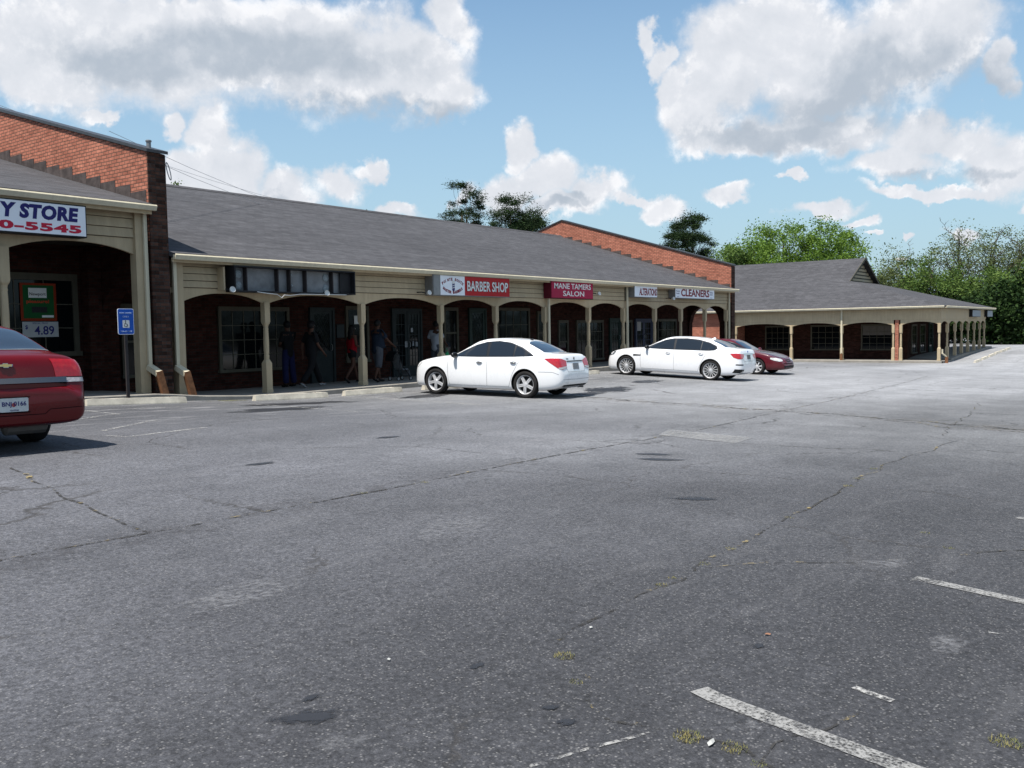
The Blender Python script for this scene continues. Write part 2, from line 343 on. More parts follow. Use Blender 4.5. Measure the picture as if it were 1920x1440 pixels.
def worn(name, c, lo, hi, scale=25.0, rough=0.8, soft=None):
    """paint, dirt or stain that is partly worn off (transparent where gone)"""
    m, n, b = new_mat(name); P = pos(n)
    a = n.mapr(n.math('ADD', n.math('MULTIPLY', n.noise(P, scale, 6, 0.7), 0.65), n.math('MULTIPLY', n.noise(P, scale*0.14, 4, 0.6), 0.35)), lo, hi, 0.0, 1.0)
    if soft:
        tcx, tcy, tcz = n.sep(n.node('ShaderNodeTexCoord').outputs['Object'])
        ov = n.comb(tcx, tcy, n.math('MULTIPLY', n.node('ShaderNodeObjectInfo').outputs['Random'], 50.0)); d = n.vmath('LENGTH', n.comb(tcx, tcy, 0.0), out=1)
        d = n.math('ADD', d, n.math('MULTIPLY', n.math('SUBTRACT', n.noise(ov, 1.6, 6, 0.65), 0.5), 1.9))
        a = n.math('MULTIPLY', a, n.mapr(d, 0.45, 0.95, soft, 0.0, True))
    n.put(b.inputs['Base Color'], n.mix(n.noise(P, 60.0, 3), tuple(k*0.8 for k in c), tuple(min(1, k*1.15) for k in c))); n.put(b.inputs['Roughness'], rough)
    n.put(b.inputs['Alpha'], a)
    return m

BEIGE = painted('beige_paint', (0.46, 0.368, 0.24), 0.22)
BEIGE_L = painted('cream_gutter_paint', (0.60, 0.54, 0.40), 0.2)
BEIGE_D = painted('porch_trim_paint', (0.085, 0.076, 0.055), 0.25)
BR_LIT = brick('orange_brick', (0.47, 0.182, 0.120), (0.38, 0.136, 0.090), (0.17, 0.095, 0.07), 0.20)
BR_SH = brick('shade_darkened_brick', (0.052, 0.017, 0.012), (0.034, 0.012, 0.009), (0.035, 0.024, 0.02), 0.35)  # brick under the porches, with the porch shade put into its colour
BR_DK = brick('weathered_shaded_brick', (0.085, 0.042, 0.030), (0.05, 0.028, 0.022), (0.05, 0.04, 0.035), 0.5)  # dark copy for the fire wall ends: weathering plus painted-in shade
ROOF_X = shingle('shingles_along_front', (0.071, 0.070, 0.075), 'x')
ROOF_Y = shingle('shingles_on_wing', (0.071, 0.070, 0.075), 'y')
ASPH = asphalt('weathered_asphalt')
CONC = plain('sidewalk_concrete', (0.26, 0.24, 0.21), 0.9, var=0.2, vs=2.5, bump=0.003, bs=60)
STOPM = plain('wheel_stop_concrete', (0.50, 0.46, 0.38), 0.88, var=0.22, vs=5, bump=0.004, bs=50)
FLASH = plain('tarred_flashing', (0.075, 0.060, 0.055), 0.7, var=0.4, vs=5, bump=0.01, bs=12)
COPE = plain('dark_metal_coping', (0.05, 0.05, 0.052), 0.45, metal=0.3, var=0.2)
GLASS = plain('shop_glass', (0.004, 0.005, 0.006), 0.06, spec=0.22, var=0.0)
DOORG = plain('grey_green_door_paint', (0.022, 0.029, 0.030), 0.5, var=0.15)
DOORK = plain('dark_green_door_paint', (0.02, 0.035, 0.03), 0.5, var=0.15)
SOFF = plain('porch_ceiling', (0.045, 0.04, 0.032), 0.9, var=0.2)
BLACK = plain('black_metal', (0.018, 0.018, 0.02), 0.5, var=0.1)
BLKP = plain('black_plastic', (0.02, 0.02, 0.021), 0.6, var=0.1)
WHITEF = plain('white_sign_face', (0.80, 0.82, 0.86), 0.45, var=0.04, vs=2)
WHITEP = plain('white_paper', (0.7, 0.7, 0.68), 0.8, var=0.05)
REDF = plain('red_sign_face', (0.40, 0.012, 0.016), 0.5, spec=0.2, var=0.06, vs=2)
MAGF = plain('magenta_red_sign_face', (0.33, 0.006, 0.045), 0.5, spec=0.2, var=0.06, vs=2)
NAVY = plain('navy_lettering', (0.025, 0.022, 0.13), 0.4, var=0.03)
REDL = plain('red_lettering', (0.50, 0.02, 0.05), 0.4, var=0.05)
MAROON = plain('maroon_lettering', (0.20, 0.01, 0.02), 0.4, var=0.05)
GREYM = plain('grey_metal', (0.22, 0.22, 0.22), 0.45, metal=0.5, var=0.15)
SIGNB = plain('sign_backing_metal', (0.20, 0.205, 0.21), 0.6, metal=0.0, var=0.3, vs=3)
SIGNBLUE = plain('blue_sign_face', (0.015, 0.09, 0.42), 0.35, var=0.05)
GREENF = plain('green_poster', (0.006, 0.075, 0.018), 0.6, var=0.1)
ORANGEF = plain('orange_poster_border', (0.22, 0.025, 0.006), 0.6, var=0.05)
RUST = plain('rusty_drain_boot', (0.17, 0.08, 0.04), 0.8, var=0.4, vs=8)
CHROME = plain('chrome', (0.48, 0.49, 0.50), 0.12, metal=1.0, var=0.0)

# ------------------------------------------------------------------ ground

TP=np.array([(0,0,.10),(-6,8,.3),(5,10,.33),(4.5,14.5,.36),(9.5,18.1,.26),(11.3,18.1,.20),(12.6,18.1,.08),(14,18.1,.0),(17.5,18.1,-.02),(24,18.1,-.02),(30,18.1,-.03),(43,18.1,-.12),(16.9,15.9,.0),(17.5,13.1,-.07),(28.7,16.4,-.1),(29,13.2,-.25),(36,13,-.40),(36,17.5,-.30),(59,12,-.84),(59,18,-.84),(59,25,-.84),(51,22,-.6),(48,10,-.75),(61.5,11.9,-.8),(66,11,-.6),(74.5,11.8,-.38),(78,10,-.35),(95,5,-.6),(95,-20,-.8),(60,-20,-1.),(30,-20,-.4),(0,-25,.1),(12,5,.0),(10,12,.18),(20,5,-.2),(45,0,-.8),(43,35,-.2),(60,40,-.8),(0,40,.3),(95,40,-.8)],float)
def _K(a,b):
    r=np.sqrt(((a[:,None,:]-b[None,:,:])**2).sum(-1)); return np.where(r>0,r*r*np.log(r+1e-9),0)
def _fit():
    n=len(TP);A=np.zeros((n+3,n+3));A[:n,:n]=_K(TP[:,:2],TP[:,:2])+np.eye(n)*8.0
    A[:n,n:]=np.c_[np.ones(n),TP[:,:2]];A[n:,:n]=A[:n,n:].T
    return np.linalg.solve(A,np.r_[TP[:,2],0,0,0])
TW=_fit()
def zg(x,y):
    q=np.c_[np.clip(np.atleast_1d(x).astype(float),-10,98),np.clip(np.atleast_1d(y).astype(float),-25,42)]
    return _K(q,TP[:,:2])@TW[:-3]+np.c_[np.ones(len(q)),q]@TW[-3:]
def gz(x, y): return float(zg(x, y)[0])
def axis_pts(lo, hi, a, b, st):
    v = list(np.arange(a, b+1e-6, st)); k = st
    while v[-1] < hi: k *= 1.35; v.append(v[-1]+k)
    k = st
    while v[0] > lo: k *= 1.35; v.insert(0, v[0]-k)
    return v
gx = axis_pts(-1200, 1500, -12, 100, 1.0); gy = axis_pts(-1200, 1200, -26, 44, 1.0)
XX, YY = np.meshgrid(gx, gy, indexing='ij'); ZZ = np.concatenate([zg(XX[i], YY[i]) for i in range(len(gx))])
me = bpy.data.meshes.new('parking_lot'); ny = len(gy)
me.from_pydata(list(zip(XX.ravel(), YY.ravel(), ZZ)), [], [(i*ny+j, (i+1)*ny+j, (i+1)*ny+j+1, i*ny+j+1) for i in range(len(gx)-1) for j in range(ny-1)])
for p_ in me.polygons: p_.use_smooth = True
me.materials.append(ASPH); tag(link(bpy.data.objects.new('parking_lot', me)), kind='structure')

def ribbon(name, pts, width, m, dz=0.004, jit=0.0, seg=0.12, label=None):
    """flat strip laid on the ground along pts"""
    bm = bmesh.new(); P_ = []
    for a, b in zip(pts[:-1], pts[1:]):
        L_ = math.hypot(b[0]-a[0], b[1]-a[1]); k = max(1, int(L_/seg))
        P_ += [(a[0]+(b[0]-a[0])*i/k, a[1]+(b[1]-a[1])*i/k) for i in range(k)]
    P_.append(pts[-1]); prev = None
    for i, (x, y) in enumerate(P_):
        q = P_[min(i+1, len(P_)-1)]; o_ = P_[max(i-1, 0)]; d = Vector((q[0]-o_[0], q[1]-o_[1])).normalized(); nrm = Vector((-d.y, d.x))
        if jit: x += nrm.x*jit*noise.noise((x*1.7, y*1.7, 3)) ; y += nrm.y*jit*noise.noise((x*1.7, y*1.7, 3))
        hw = width/2*(1+(0.7*noise.noise((x*4, y*4, 9)) if jit else 0))
        c = [bm.verts.new((x+s*hw*nrm.x, y+s*hw*nrm.y, gz(x+s*hw*nrm.x, y+s*hw*nrm.y)+dz)) for s in (-1, 1)]
        if prev: bm.faces.new((prev[0], c[0], c[1], prev[1]))
        prev = c
    return tag(obj(name, bm, m, recalc=False), kind='structure')
PAINT = worn('worn_white_paint', (0.25, 0.245, 0.235), 0.40, 0.54, 60)
PAINT2 = worn('faded_white_paint', (0.40, 0.39, 0.37), 0.47, 0.60, 30)
SEAM = worn('dark_crack', (0.03, 0.028, 0.026), 0.48, 0.56, 13, 0.95)
SEAMO = worn('crack_filled_with_dry_grass', (0.27, 0.21, 0.09), 0.56, 0.64, 11, 0.95)
SEAMW = worn('sunken_seam_shadow', (0.055, 0.052, 0.055), 0.50, 0.95, 6, 0.95)
seam1=[(-6,5.9),(2.56,5.95),(4.02,5.88),(5.77,5.85),(8.9,6.04),(13.18,6.22),(18.22,6.73),(22.15,6.97),(29.39,7.65),(40,8.6)]
seam2=[(22.5,26),(19.9,16.5),(19.50,12.14),(18.97,10.52),(18.78,8.87),(18.39,7.17),(18.18,5.72),(17.61,3.97),(16.83,2.15),(16,-2),(15,-8)]
crack3=[(24,4.0),(20,3.5),(16.43,3.17),(15.20,3.03),(14.49,2.70),(12.83,2.68),(11.65,2.82),(9.61,2.72),(8.47,2.60),(7.13,2.56),(5.86,2.49),(5.03,2.46),(4.20,2.45),(3.64,2.40),(3.51,2.39),(3.40,2.27),(3.17,2.07),(3.02,1.95),(2.95,1.77),(2.99,1.58),(3.02,1.48),(3.03,1.26),(2.98,1.17),(2.9,0.8),(2.8,0.2)]
branch=[(2.98,1.17),(3.16,1.18),(3.29,1.14),(3.38,1.08),(3.7,1.0)]
crack4=[(4.24,9.51),(4.06,8.68),(3.87,7.89),(3.76,7.27),(3.64,6.60),(3.55,5.9)]
for nm, pts, wd, jt in (('a', seam1, 0.030, 0.03), ('b', crack3, 0.018, 0.10), ('c', branch, 0.012, 0.04), ('d', crack4, 0.028, 0.08), ('e', [(x, y+0.35) for x, y in seam2], 0.09, 0.25), ('e2', seam2, 0.09, 0.25), ('e3', [(x-.25, y+.7) for x, y in seam2], .05, .3), ('f', [(33,14.5),(38.58,14.0),(43,14.0),(50,13.0)], 0.05, 0.2), ('g', [(5.2,2.5),(6.5,1.3),(8.5,0.2),(12,-0.8)], 0.015, 0.2)):
    ribbon('asphalt_crack', pts, wd, SEAM, 0.004, jt)
    ribbon('asphalt_crack', pts, wd*1.7, SEAMO, 0.008, jt)
ribbon('asphalt_crack', seam1, 0.5, SEAMW, 0.0035, 0.1)  # broad dark strip paints the shadow of the sunken seam
ribbon('asphalt_crack', seam2, 1.1, worn('pale_dusty_seam', (0.20, 0.18, 0.16), 0.50, 0.80, 5, 0.95), 0.0035, 0.2)
for q in ([(3.44,1.62),(3.40,1.52),(3.19,0.42),(2.7,-2.2)], [(5.84,1.32),(5.83,1.24),(5.71,0.71),(5.2,-2.6)]):
    ribbon('parking_line', q, 0.10, PAINT, 0.005)
ribbon('parking_line', [(8.35,1.1),(8.2,0.4),(7.7,-2.8)], 0.10, PAINT, 0.005)
ribbon('chalk_line', [(2.40,1.82),(2.69,1.71),(2.97,1.58)], 0.018, PAINT2, 0.005)
for q, wd in (([(7.05,14.02),(8.48,14.96)], .09), ([(6.69,12.18),(8.27,13.36)], .09), ([(6.37,11.52),(6.44,11.17),(7.14,11.37),(7.95,11.61)], .09), ([(8.48,16.08),(8.44,14.80)], .09), ([(3.87,1.11),(3.84,1.02),(3.82,0.94)], .04), ([(5.01,0.78),(5.03,0.71)], .03), ([(25.04,11.34),(24.61,10.78)], .10), ([(12.2,17.2),(12.0,12.6)], .10), ([(15.6,17.2),(15.4,12.4)], .10), ([(18.9-3,17.3),(15.6,12.6)], .10), ([(9.2,15.9),(11.4,16.1)], .08), ([(21.4,17.3),(21.1,12.6)], .10), ([(24.9,17.3),(25.04,11.34)], .10), ([(27.3,17.3),(27.1,12)], .10), ([(33.3,17.3),(33.1,12.6)], .10)):
    ribbon('parking_line', q, wd, PAINT2, 0.005)
def patch(name, x, y, rx, ry, m, rz=0.0, dz=0.0045, n=20):
    """irregular flat stain or patch; object space is a unit disc so the material can fade it out"""
    o = bpy.data.objects.new(name, None); bm = bmesh.new(); c, s = math.cos(rz), math.sin(rz)
    rings = []
    for k in (0.0, 0.5, 1.0):
        rings.append([(k*1.25*math.cos(2*math.pi*i/n), k*1.25*math.sin(2*math.pi*i/n)) for i in range(n)])
    def P_(u, v): X, Y = x+c*u*rx-s*v*ry, y+s*u*rx+c*v*ry; return (u, v, gz(X, Y)+dz)
    ctr = bm.verts.new(P_(0, 0)); r1 = [bm.verts.new(P_(*q)) for q in rings[1]]; r2 = [bm.verts.new(P_(*q)) for q in rings[2]]
    for i in range(n):
        bm.faces.new((ctr, r1[i], r1[(i+1) % n])); bm.faces.new((r1[i], r2[i], r2[(i+1) % n], r1[(i+1) % n]))
    o = obj(name, bm, m, recalc=False); o.location = (x, y, 0); o.rotation_euler = (0, 0, rz); o.scale = (rx, ry, 1)
    return tag(o, kind='structure')
OIL = worn('oil_stain', (0.022, 0.022, 0.025), 0.26, 0.38, 30, 0.55, soft=0.97)
SMEAR = worn('pale_smear', (0.27, 0.27, 0.28), 0.46, 0.66, 22, 0.9, soft=0.5)
PALE = worn('pale_patch', (0.30, 0.295, 0.29), 0.25, 0.50, 9, 0.9, soft=0.6)
for x, y, rx, ry, rz in ((2.26,2.71,.16,.075,-.7),(2.38,2.83,.05,.03,0),(2.84,1.89,.055,.035,-.5),(2.91,2.01,.05,.025,-.7),(3.07,2.52,.05,.03,0),(6.07,7.90,.22,.10,0),(9.51,4.95,.35,.12,-1),(9.9,5.25,.25,.1,-1),(7.39,3.53,.3,.10,-.9),(12.9,15.6,1.8,.6,0),(17.0,15.4,1.2,.5,.2),(11.5,14.2,1.4,.5,.2),(22.2,13.2,1.6,.7,.3),(26.4,14.2,1.2,.4,.1),(4.1,1.62,.05,.03,0),(8.9,8.8,.3,.1,0),(20.5,12.8,1.0,.4,0)):
    patch('oil_stain', x, y, rx, ry, OIL, rz)
for x, y, rx, ry, rz in ((2.19,2.44,.12,.07,-.6),(4.69,.90,.2,.1,0),(6.02,1.60,.35,.15,-.5),(3.2,1.35,.18,.08,-.8),(15.0,16.5,1.3,.28,-.1),(17.5,16.6,1.4,.35,0),(16.6,14.9,1.0,.25,0),(11.0,13.6,.9,.2,.2),(21.5,15.6,1.6,.4,.1),(23.8,15.9,1.5,.4,0),(22.8,12.2,1.2,.3,.1),(9.6,12.4,.8,.18,.1),(3.1,4.2,.5,.2,0),(5.2,4.4,.7,.25,.3)):
    patch('paint_smear', x, y, rx, ry, SMEAR, rz, 0.0055)
bmp = bmesh.new(); q4 = [(12.05,6.31),(12.94,6.59),(12.70,5.10),(11.80,4.99)]
bmp.faces.new([bmp.verts.new((x, y, gz(x, y)+0.006)) for x, y in q4])
tag(obj('asphalt_patch', bmp, worn('pale_repair_patch', (0.27, 0.268, 0.265), 0.3, 0.7, 12, 0.9), recalc=False), kind='structure')
def sag(x): return float(np.interp(x, [-8, 9, 11.3, 12.4, 13.6, 15, 43.4], [.45, .40, .34, .22, .14, .12, .12]))
def sidewalk(samples, name='sidewalk'):
    """samples: (outer x, outer y, inner x, inner y, top z); kerb face goes down outside"""
    bm = bmesh.new(); prev = None
    for ox, oy, ix, iy, z in samples:
        gl = min(gz(ox, oy), z-0.1)-0.1; d = Vector((ox-ix, oy-iy)).normalized()*0.02
        c = [bm.verts.new(v) for v in ((ix, iy, z), (ox-d.x, oy-d.y, z), (ox, oy, z-0.02), (ox, oy, gl))]
        if prev:
            for k in range(3): bm.faces.new((prev[k], c[k], c[k+1], prev[k+1]))
        prev = c
    return tag(obj(name, bm, CONC), kind='structure')
sidewalk([(x, 18.07+0.03*noise.noise((x*.5, 0, 0)), x, 20.8, sag(x)) for x in np.arange(-8, 43.41, 0.4)])
sidewalk([(43.4, 18.13, 43.4, 30, .12), (43.85, 18.13, 43.85, 30, .12)])
WB = -0.70
sidewalk([(58.85, y, 61.2, y, WB) for y in list(np.arange(25.3, 11.95, -0.8))+[11.9]] )
sidewalk([(58.85, 11.85, 58.87, 11.9, WB), (61.2, 11.85, 61.2, 11.9, WB)])
def wsz(x): return float(np.interp(x, [58.8, 61.3, 63.6, 65.7, 67.8, 70, 72, 74, 76], [-.70, -.66, -.52, -.45, -.42, -.38, -.33, -.24, -.22]))
sidewalk([(x, 11.85, x, 14.4, wsz(x)) for x in np.arange(61.2, 75.8, 0.8)])

# ------------------------------------------------------------------ building pieces
def post(parent, x, y, z0, z1, name='porch_post', s=1.0, T=None):
    """square base, chamfered shoulder, slim turned shaft, square head block"""
    bm = bmesh.new(); H = z1-z0; hb = z0+0.36*H; hs = z1-0.235*H
    def sq(hw, z, ch=0.0):
        c = ch
        return [(hw, -hw+c), (hw, hw-c), (hw-c, hw), (-hw+c, hw), (-hw, hw-c), (-hw, -hw+c), (-hw+c, -hw), (hw-c, -hw)], z
    prof = [(0.118, z0, .004), (0.118, z0+0.10, .004), (0.108, z0+0.11, .004), (0.108, hb-0.07, .004), (0.085, hb, .035), (0.066, hb+.03, .03), (0.070, hb+0.12, .03), (0.060, hb+.14, .025), (0.067, hb+.17, .028),
            (0.071, (hb+hs)/2, .03), (0.062, hs-.16, .027), (0.068, hs-.14, .028), (0.060, hs-.1, .025), (0.068, hs-.05, .03), (0.095, hs, .03), (0.098, hs+.05, .004), (0.098, z1, .004)]
    rings = []
    for hw, z, ch in prof:
        pts, zz = sq(hw*s, z, ch*s); rings.append([bm.verts.new((x+a, y+b, zz)) for a, b in pts])
    for i in range(len(rings)-1):
        for k in range(8): bm.faces.new((rings[i][k], rings[i][(k+1) % 8], rings[i+1][(k+1) % 8], rings[i+1][k]))
    bm.faces.new(rings[-1]); bm.faces.new(rings[0][::-1])
    return obj(name, bm, BEIGE, parent)
def arcade(parent, ax, stops, front, z_sp, z_top, z_b, flat=0.06, th=0.05, name='arched_valance', m=None):
    """board with segmental arches between posts. ax 'x' or 'y' is the running axis, front the fixed coordinate"""
    bm = bmesh.new()
    for a, b in zip(stops[:-1], stops[1:]):
        lo, hi = min(a, b), max(a, b); n = 22; e = flat+0.04
        us = [lo, lo+e] + [lo+e+(hi-lo-2*e)*i/n for i in range(1, n)] + [hi-e, hi]
        for u0, u1 in zip(us[:-1], us[1:]):
            def zf(u):
                t = (u-(lo+hi)/2)/((hi-lo)/2-e)
                return z_sp if abs(t) >= 1 else z_sp+(z_top-z_sp)*(1-abs(t)**2.3)
            q = [(u0, zf(u0)), (u1, zf(u1)), (u1, z_b), (u0, z_b)]
            if ax == 'x': prism(bm, q, 'y', front, front+th)
            else: prism(bm, q, 'x', front, front+th)
    bmesh.ops.remove_doubles(bm, verts=bm.verts, dist=0.0005)
    return obj(name, bm, m or BEIGE, parent)
def siding(parent, ax, a, b, front, z0, z1, n, name='lap_siding'):
    bm = bmesh.new(); h = (z1-z0)/n
    for i in range(n):
        zb, zt = z0+i*h, z0+(i+1)*h
        q = [(front-0.034, zb+0.014), (front-0.004, zt), (front+0.02, zt), (front+0.02, zb+0.014)]
        if ax == 'x': prism(bm, q, 'x', a, b)
        else:
            prism(bm, [(u, z) for u, z in q], 'y', a, b)
    s_ = obj(name, bm, BEIGE, parent)
    obj('gap_shade_backing', B(a, b, front+.0205, front+.03, z0, z1) if ax == 'x' else B(front+.0205, front+.03, a, b, z0, z1), BEIGE_D, s_)  # dark backing paints in the shadow lines between the laps
    return s_
def window(parent, x0, x1, z0, z1, y, nx, nz, ax='x', blind=None, fm=None, fr=0.09, sash=False, bars=0.022):
    """framed shop window standing proud of the wall; ax 'x': wall faces -Y, ax 'y': wall faces -X"""
    fm = fm or BEIGE_D
    T = None if ax == 'x' else Matrix(((0, 1, 0, 0), (1, 0, 0, 0), (0, 0, 1, 0), (0, 0, 0, 1)))
    bm = bmesh.new()
    box(bm, x0-fr, x1+fr, y-0.07, y, z1, z1+fr*1.3, T=T); box(bm, x0-fr*1.3, x1+fr*1.3, y-0.10, y, z0-fr*.9, z0, T=T)
    box(bm, x0-fr, x0, y-0.066, y, z0, z1, T=T); box(bm, x1, x1+fr, y-0.066, y, z0, z1, T=T)
    f = obj('window', bm, fm, parent)
    obj('pane', B(x0, x1, y-0.02, y-0.004, z0, z1, T=T), GLASS, f)
    bm = bmesh.new()
    for i in range(1, nx): u = x0+(x1-x0)*i/nx; box(bm, u-bars/2, u+bars/2, y-0.035, y-0.0205, z0, z1, T=T)
    for j in range(1, nz): v = z0+(z1-z0)*j/nz; bb = 0.03 if (sash and j == nz//2) else bars/2; box(bm, x0, x1, y-0.037, y-0.0208, v-bb, v+bb, T=T)
    if nx+nz > 2: obj('muntins', bm, fm, f)
    else: bm.free()
    if blind:
        obj('blind', B(x0+.01, x1-.01, y-0.028, y-0.0213, blind, z1, T=T), plain('pale_window_blind', (0.11, 0.10, 0.09), 0.8, var=0.15), f)
    return f
def door(parent, x0, x1, z0, z1, y, style='lattice', m=None, leafs=1):
    m = m or DOORG; bm = bmesh.new(); w_ = 0.08
    box(bm, x0-w_, x0, y-0.08, y, z0, z1+w_); box(bm, x1, x1+w_, y-0.08, y, z0, z1+w_); box(bm, x0, x1, y-0.08, y, z1, z1+w_)
    f = obj('door', bm, m, parent)
    for k in range(leafs):
        a = x0+(x1-x0)*k/leafs+0.01; b = x0+(x1-x0)*(k+1)/leafs-0.01
        gl = z0+0.95 if style == 'lattice' else z0+0.35
        bm = bmesh.new(); st = 0.10
        box(bm, a, a+st, y-0.05, y-0.002, z0+.01, z1); box(bm, b-st, b, y-0.05, y-0.002, z0+.01, z1); box(bm, a+st, b-st, y-0.05, y-0.002, z1-st, z1)
        box(bm, a+st, b-st, y-0.05, y-0.002, z0+.01, gl)
        obj('door_leaf', bm, m, f)
        obj('pane', B(a+st, b-st, y-0.03, y-0.012, gl, z1-st), GLASS, f)
        bm = bmesh.new()
        if style == 'lattice':
            ww, hh = b-a-2*st, z1-st-gl; n = 4
            for i in range(-n, n+1):
                for sgn in (1, -1):
                    # diagonal bars clipped to the pane
                    s0 = i/n*hh; pts = []
                    for t in (0, 1): pts.append((t*ww, s0+t*ww*1.6 if sgn > 0 else hh-s0-t*ww*1.6))
                    t0, t1 = 0.0, 1.0; z_a, z_b = pts[0][1], pts[1][1]; dz_ = z_b-z_a
                    lo_, hi_ = sorted(((0-z_a)/dz_, (hh-z_a)/dz_)); t0, t1 = max(0, lo_), min(1, hi_)
                    if t1-t0 > 0.05: tube(bm, [(a+st+t0*ww, y-0.036, gl+z_a+t0*dz_), (a+st+t1*ww, y-0.036, gl+z_a+t1*dz_)], 0.007, 4)
        else:
            for i in (1, 2): u = a+st+(b-a-2*st)*i/3; box(bm, u-.009, u+.009, y-0.04, y-0.0305, gl, z1-st)
            for j in range(1, 5): v = gl+(z1-st-gl)*j/5; box(bm, a+st, b-st, y-0.042, y-0.0308, v-.009, v+.009)
        obj('muntins', bm, m, f)
        hx = b-0.06 if k % 2 == 0 else a+0.06
        obj('handle', tube(bmesh.new(), [(hx, y-0.055, z0+0.95), (hx, y-0.11, z0+0.97), (hx, y-0.11, z0+1.12), (hx, y-0.055, z0+1.14)], 0.012, 6), GREYM, f)
    return f
def gutter(parent, ax, a, b, front, ztop, name='gutter'):
    q = [(front, ztop), (front-0.02, ztop-0.03), (front+0.015, ztop-0.125), (front+0.10, ztop-0.125), (front+0.10, ztop-0.02), (front+0.085, ztop-0.02), (front+0.085, ztop-0.11), (front+0.025, ztop-0.11), (front+0.02, ztop-0.012)]
    bm = bmesh.new(); n = max(2, int(abs(b-a)/1.5))
    for i in range(n):
        u0 = a+(b-a)*i/n; u1 = a+(b-a)*(i+1)/n
        prism(bm, q, 'x' if ax == 'x' else 'y', u0, u1)
    g = obj(name, bm, BEIGE_L, parent)
    return g
def downspout(parent, x, y, z0, z1, kick=None, boot=False, side=-1):
    bm = bmesh.new(); box(bm, x-0.04, x+0.04, y-0.06, y, z0+0.60 if kick else z0, z1)
    if kick:
        T = Matrix.Translation((x, y-0.025, z0+0.62)) @ Matrix.Rotation(R(-62), 4, 'X') @ Matrix.Rotation(R(-kick*.6), 4, 'Y')
        box(bm, -0.075, 0.075, -0.06, 0.06, -0.30, 0.03, T=T)
    d = obj('downspout', bm, BEIGE_L, parent)
    if boot:
        T = Matrix.Translation((x+.03, y-0.27, z0+0.60)) @ Matrix.Rotation(R(-4), 4, 'X') @ Matrix.Rotation(R(-kick*.7), 4, 'Y')
        obj('drain_boot', box(bmesh.new(), -0.07, 0.07, -0.06, 0.06, -0.72, -0.07, T=T), RUST, d)
    return d
def gable_wall(parent, x0, x1, yf, z_f, slope, y_r, roof_f, roof_s, arch=None, m=BR_LIT, z_bot=-0.3):
    """fire wall standing across the strip: raking top, arched opening over the walk, coping and stepped flashing"""
    yb = 2*y_r-yf; pts = []
    # front piece around the arch is built from columns
    bm = bmesh.new(); a0, a1, zs, zt = arch
    def top(y): return z_f+slope*(min(y, 2*y_r-y)-yf)
    def col(ya, yb_, za_, zb_=None):
        zb2 = zb_ if zb_ is not None else za_
        prism(bm, [(ya, za_), (yb_, zb2), (yb_, top(yb_)), (ya, top(ya))], 'x', x0, x1)
    col(yf, a0, z_bot)
    n = 14
    for i in range(n):
        u0 = a0+(a1-a0)*i/n; u1 = a0+(a1-a0)*(i+1)/n
        f = lambda u: zs+(zt-zs)*math.sqrt(max(0, 1-((u-(a0+a1)/2)/((a1-a0)/2))**2))
        col(u0, u1, f(u0), f(u1))
    col(a1, y_r-0.7, z_bot); 
    prev = y_r-0.7
    for t in (-.35, 0, .35, .7): col(prev, y_r+t, z_bot); prev = y_r+t
    col(prev, yb, z_bot)
    bmesh.ops.remove_doubles(bm, verts=bm.verts, dist=0.0005)
    sz = 3.7 if roof_f > 4 else 2.78                   # below the ceiling the porch shade is painted in with the darker brick
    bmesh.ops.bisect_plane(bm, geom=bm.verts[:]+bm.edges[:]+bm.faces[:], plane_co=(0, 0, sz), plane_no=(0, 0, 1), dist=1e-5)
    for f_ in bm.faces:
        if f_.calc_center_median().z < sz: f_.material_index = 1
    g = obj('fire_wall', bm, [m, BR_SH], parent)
    # front end of the wall is weathered, with its shade painted in as darker brick
    obj('weathered_shaded_end', prism(bmesh.new(), [(x0-.004, z_bot), (x1+.004, z_bot), (x1+.004, top(yf)-0.02), (x0-.004, top(yf)-0.02)], 'y', yf-0.006, yf+0.03), BR_DK, g)
    bm = bmesh.new(); L_ = [yf-0.05, y_r-0.8, y_r-.4, y_r, y_r+.4, y_r+.8, yb]
    for ya, yb_ in zip(L_[:-1], L_[1:]):
        prism(bm, [(ya, top(max(ya, yf))+.002), (yb_, top(yb_)+.002), (yb_, top(yb_)+0.07), (ya, top(max(ya, yf))+0.07)], 'x', x0-0.05, x1+0.05)
    obj('coping', bm, COPE, g)
    bm = bmesh.new(); y = yf+0.1; st = 0.62
    while y < y_r-0.2:
        zr = roof_f+roof_s*(y-18.25); hgt = (0.30 if roof_f > 4 else 0.20)+0.05*noise.noise((y, 0, 0))
        box(bm, x0-0.012, x0+0.002, y, y+st-0.01, zr-0.15, zr+hgt)
        y += st
    obj('stepped_flashing', bm, FLASH, g)
    return g
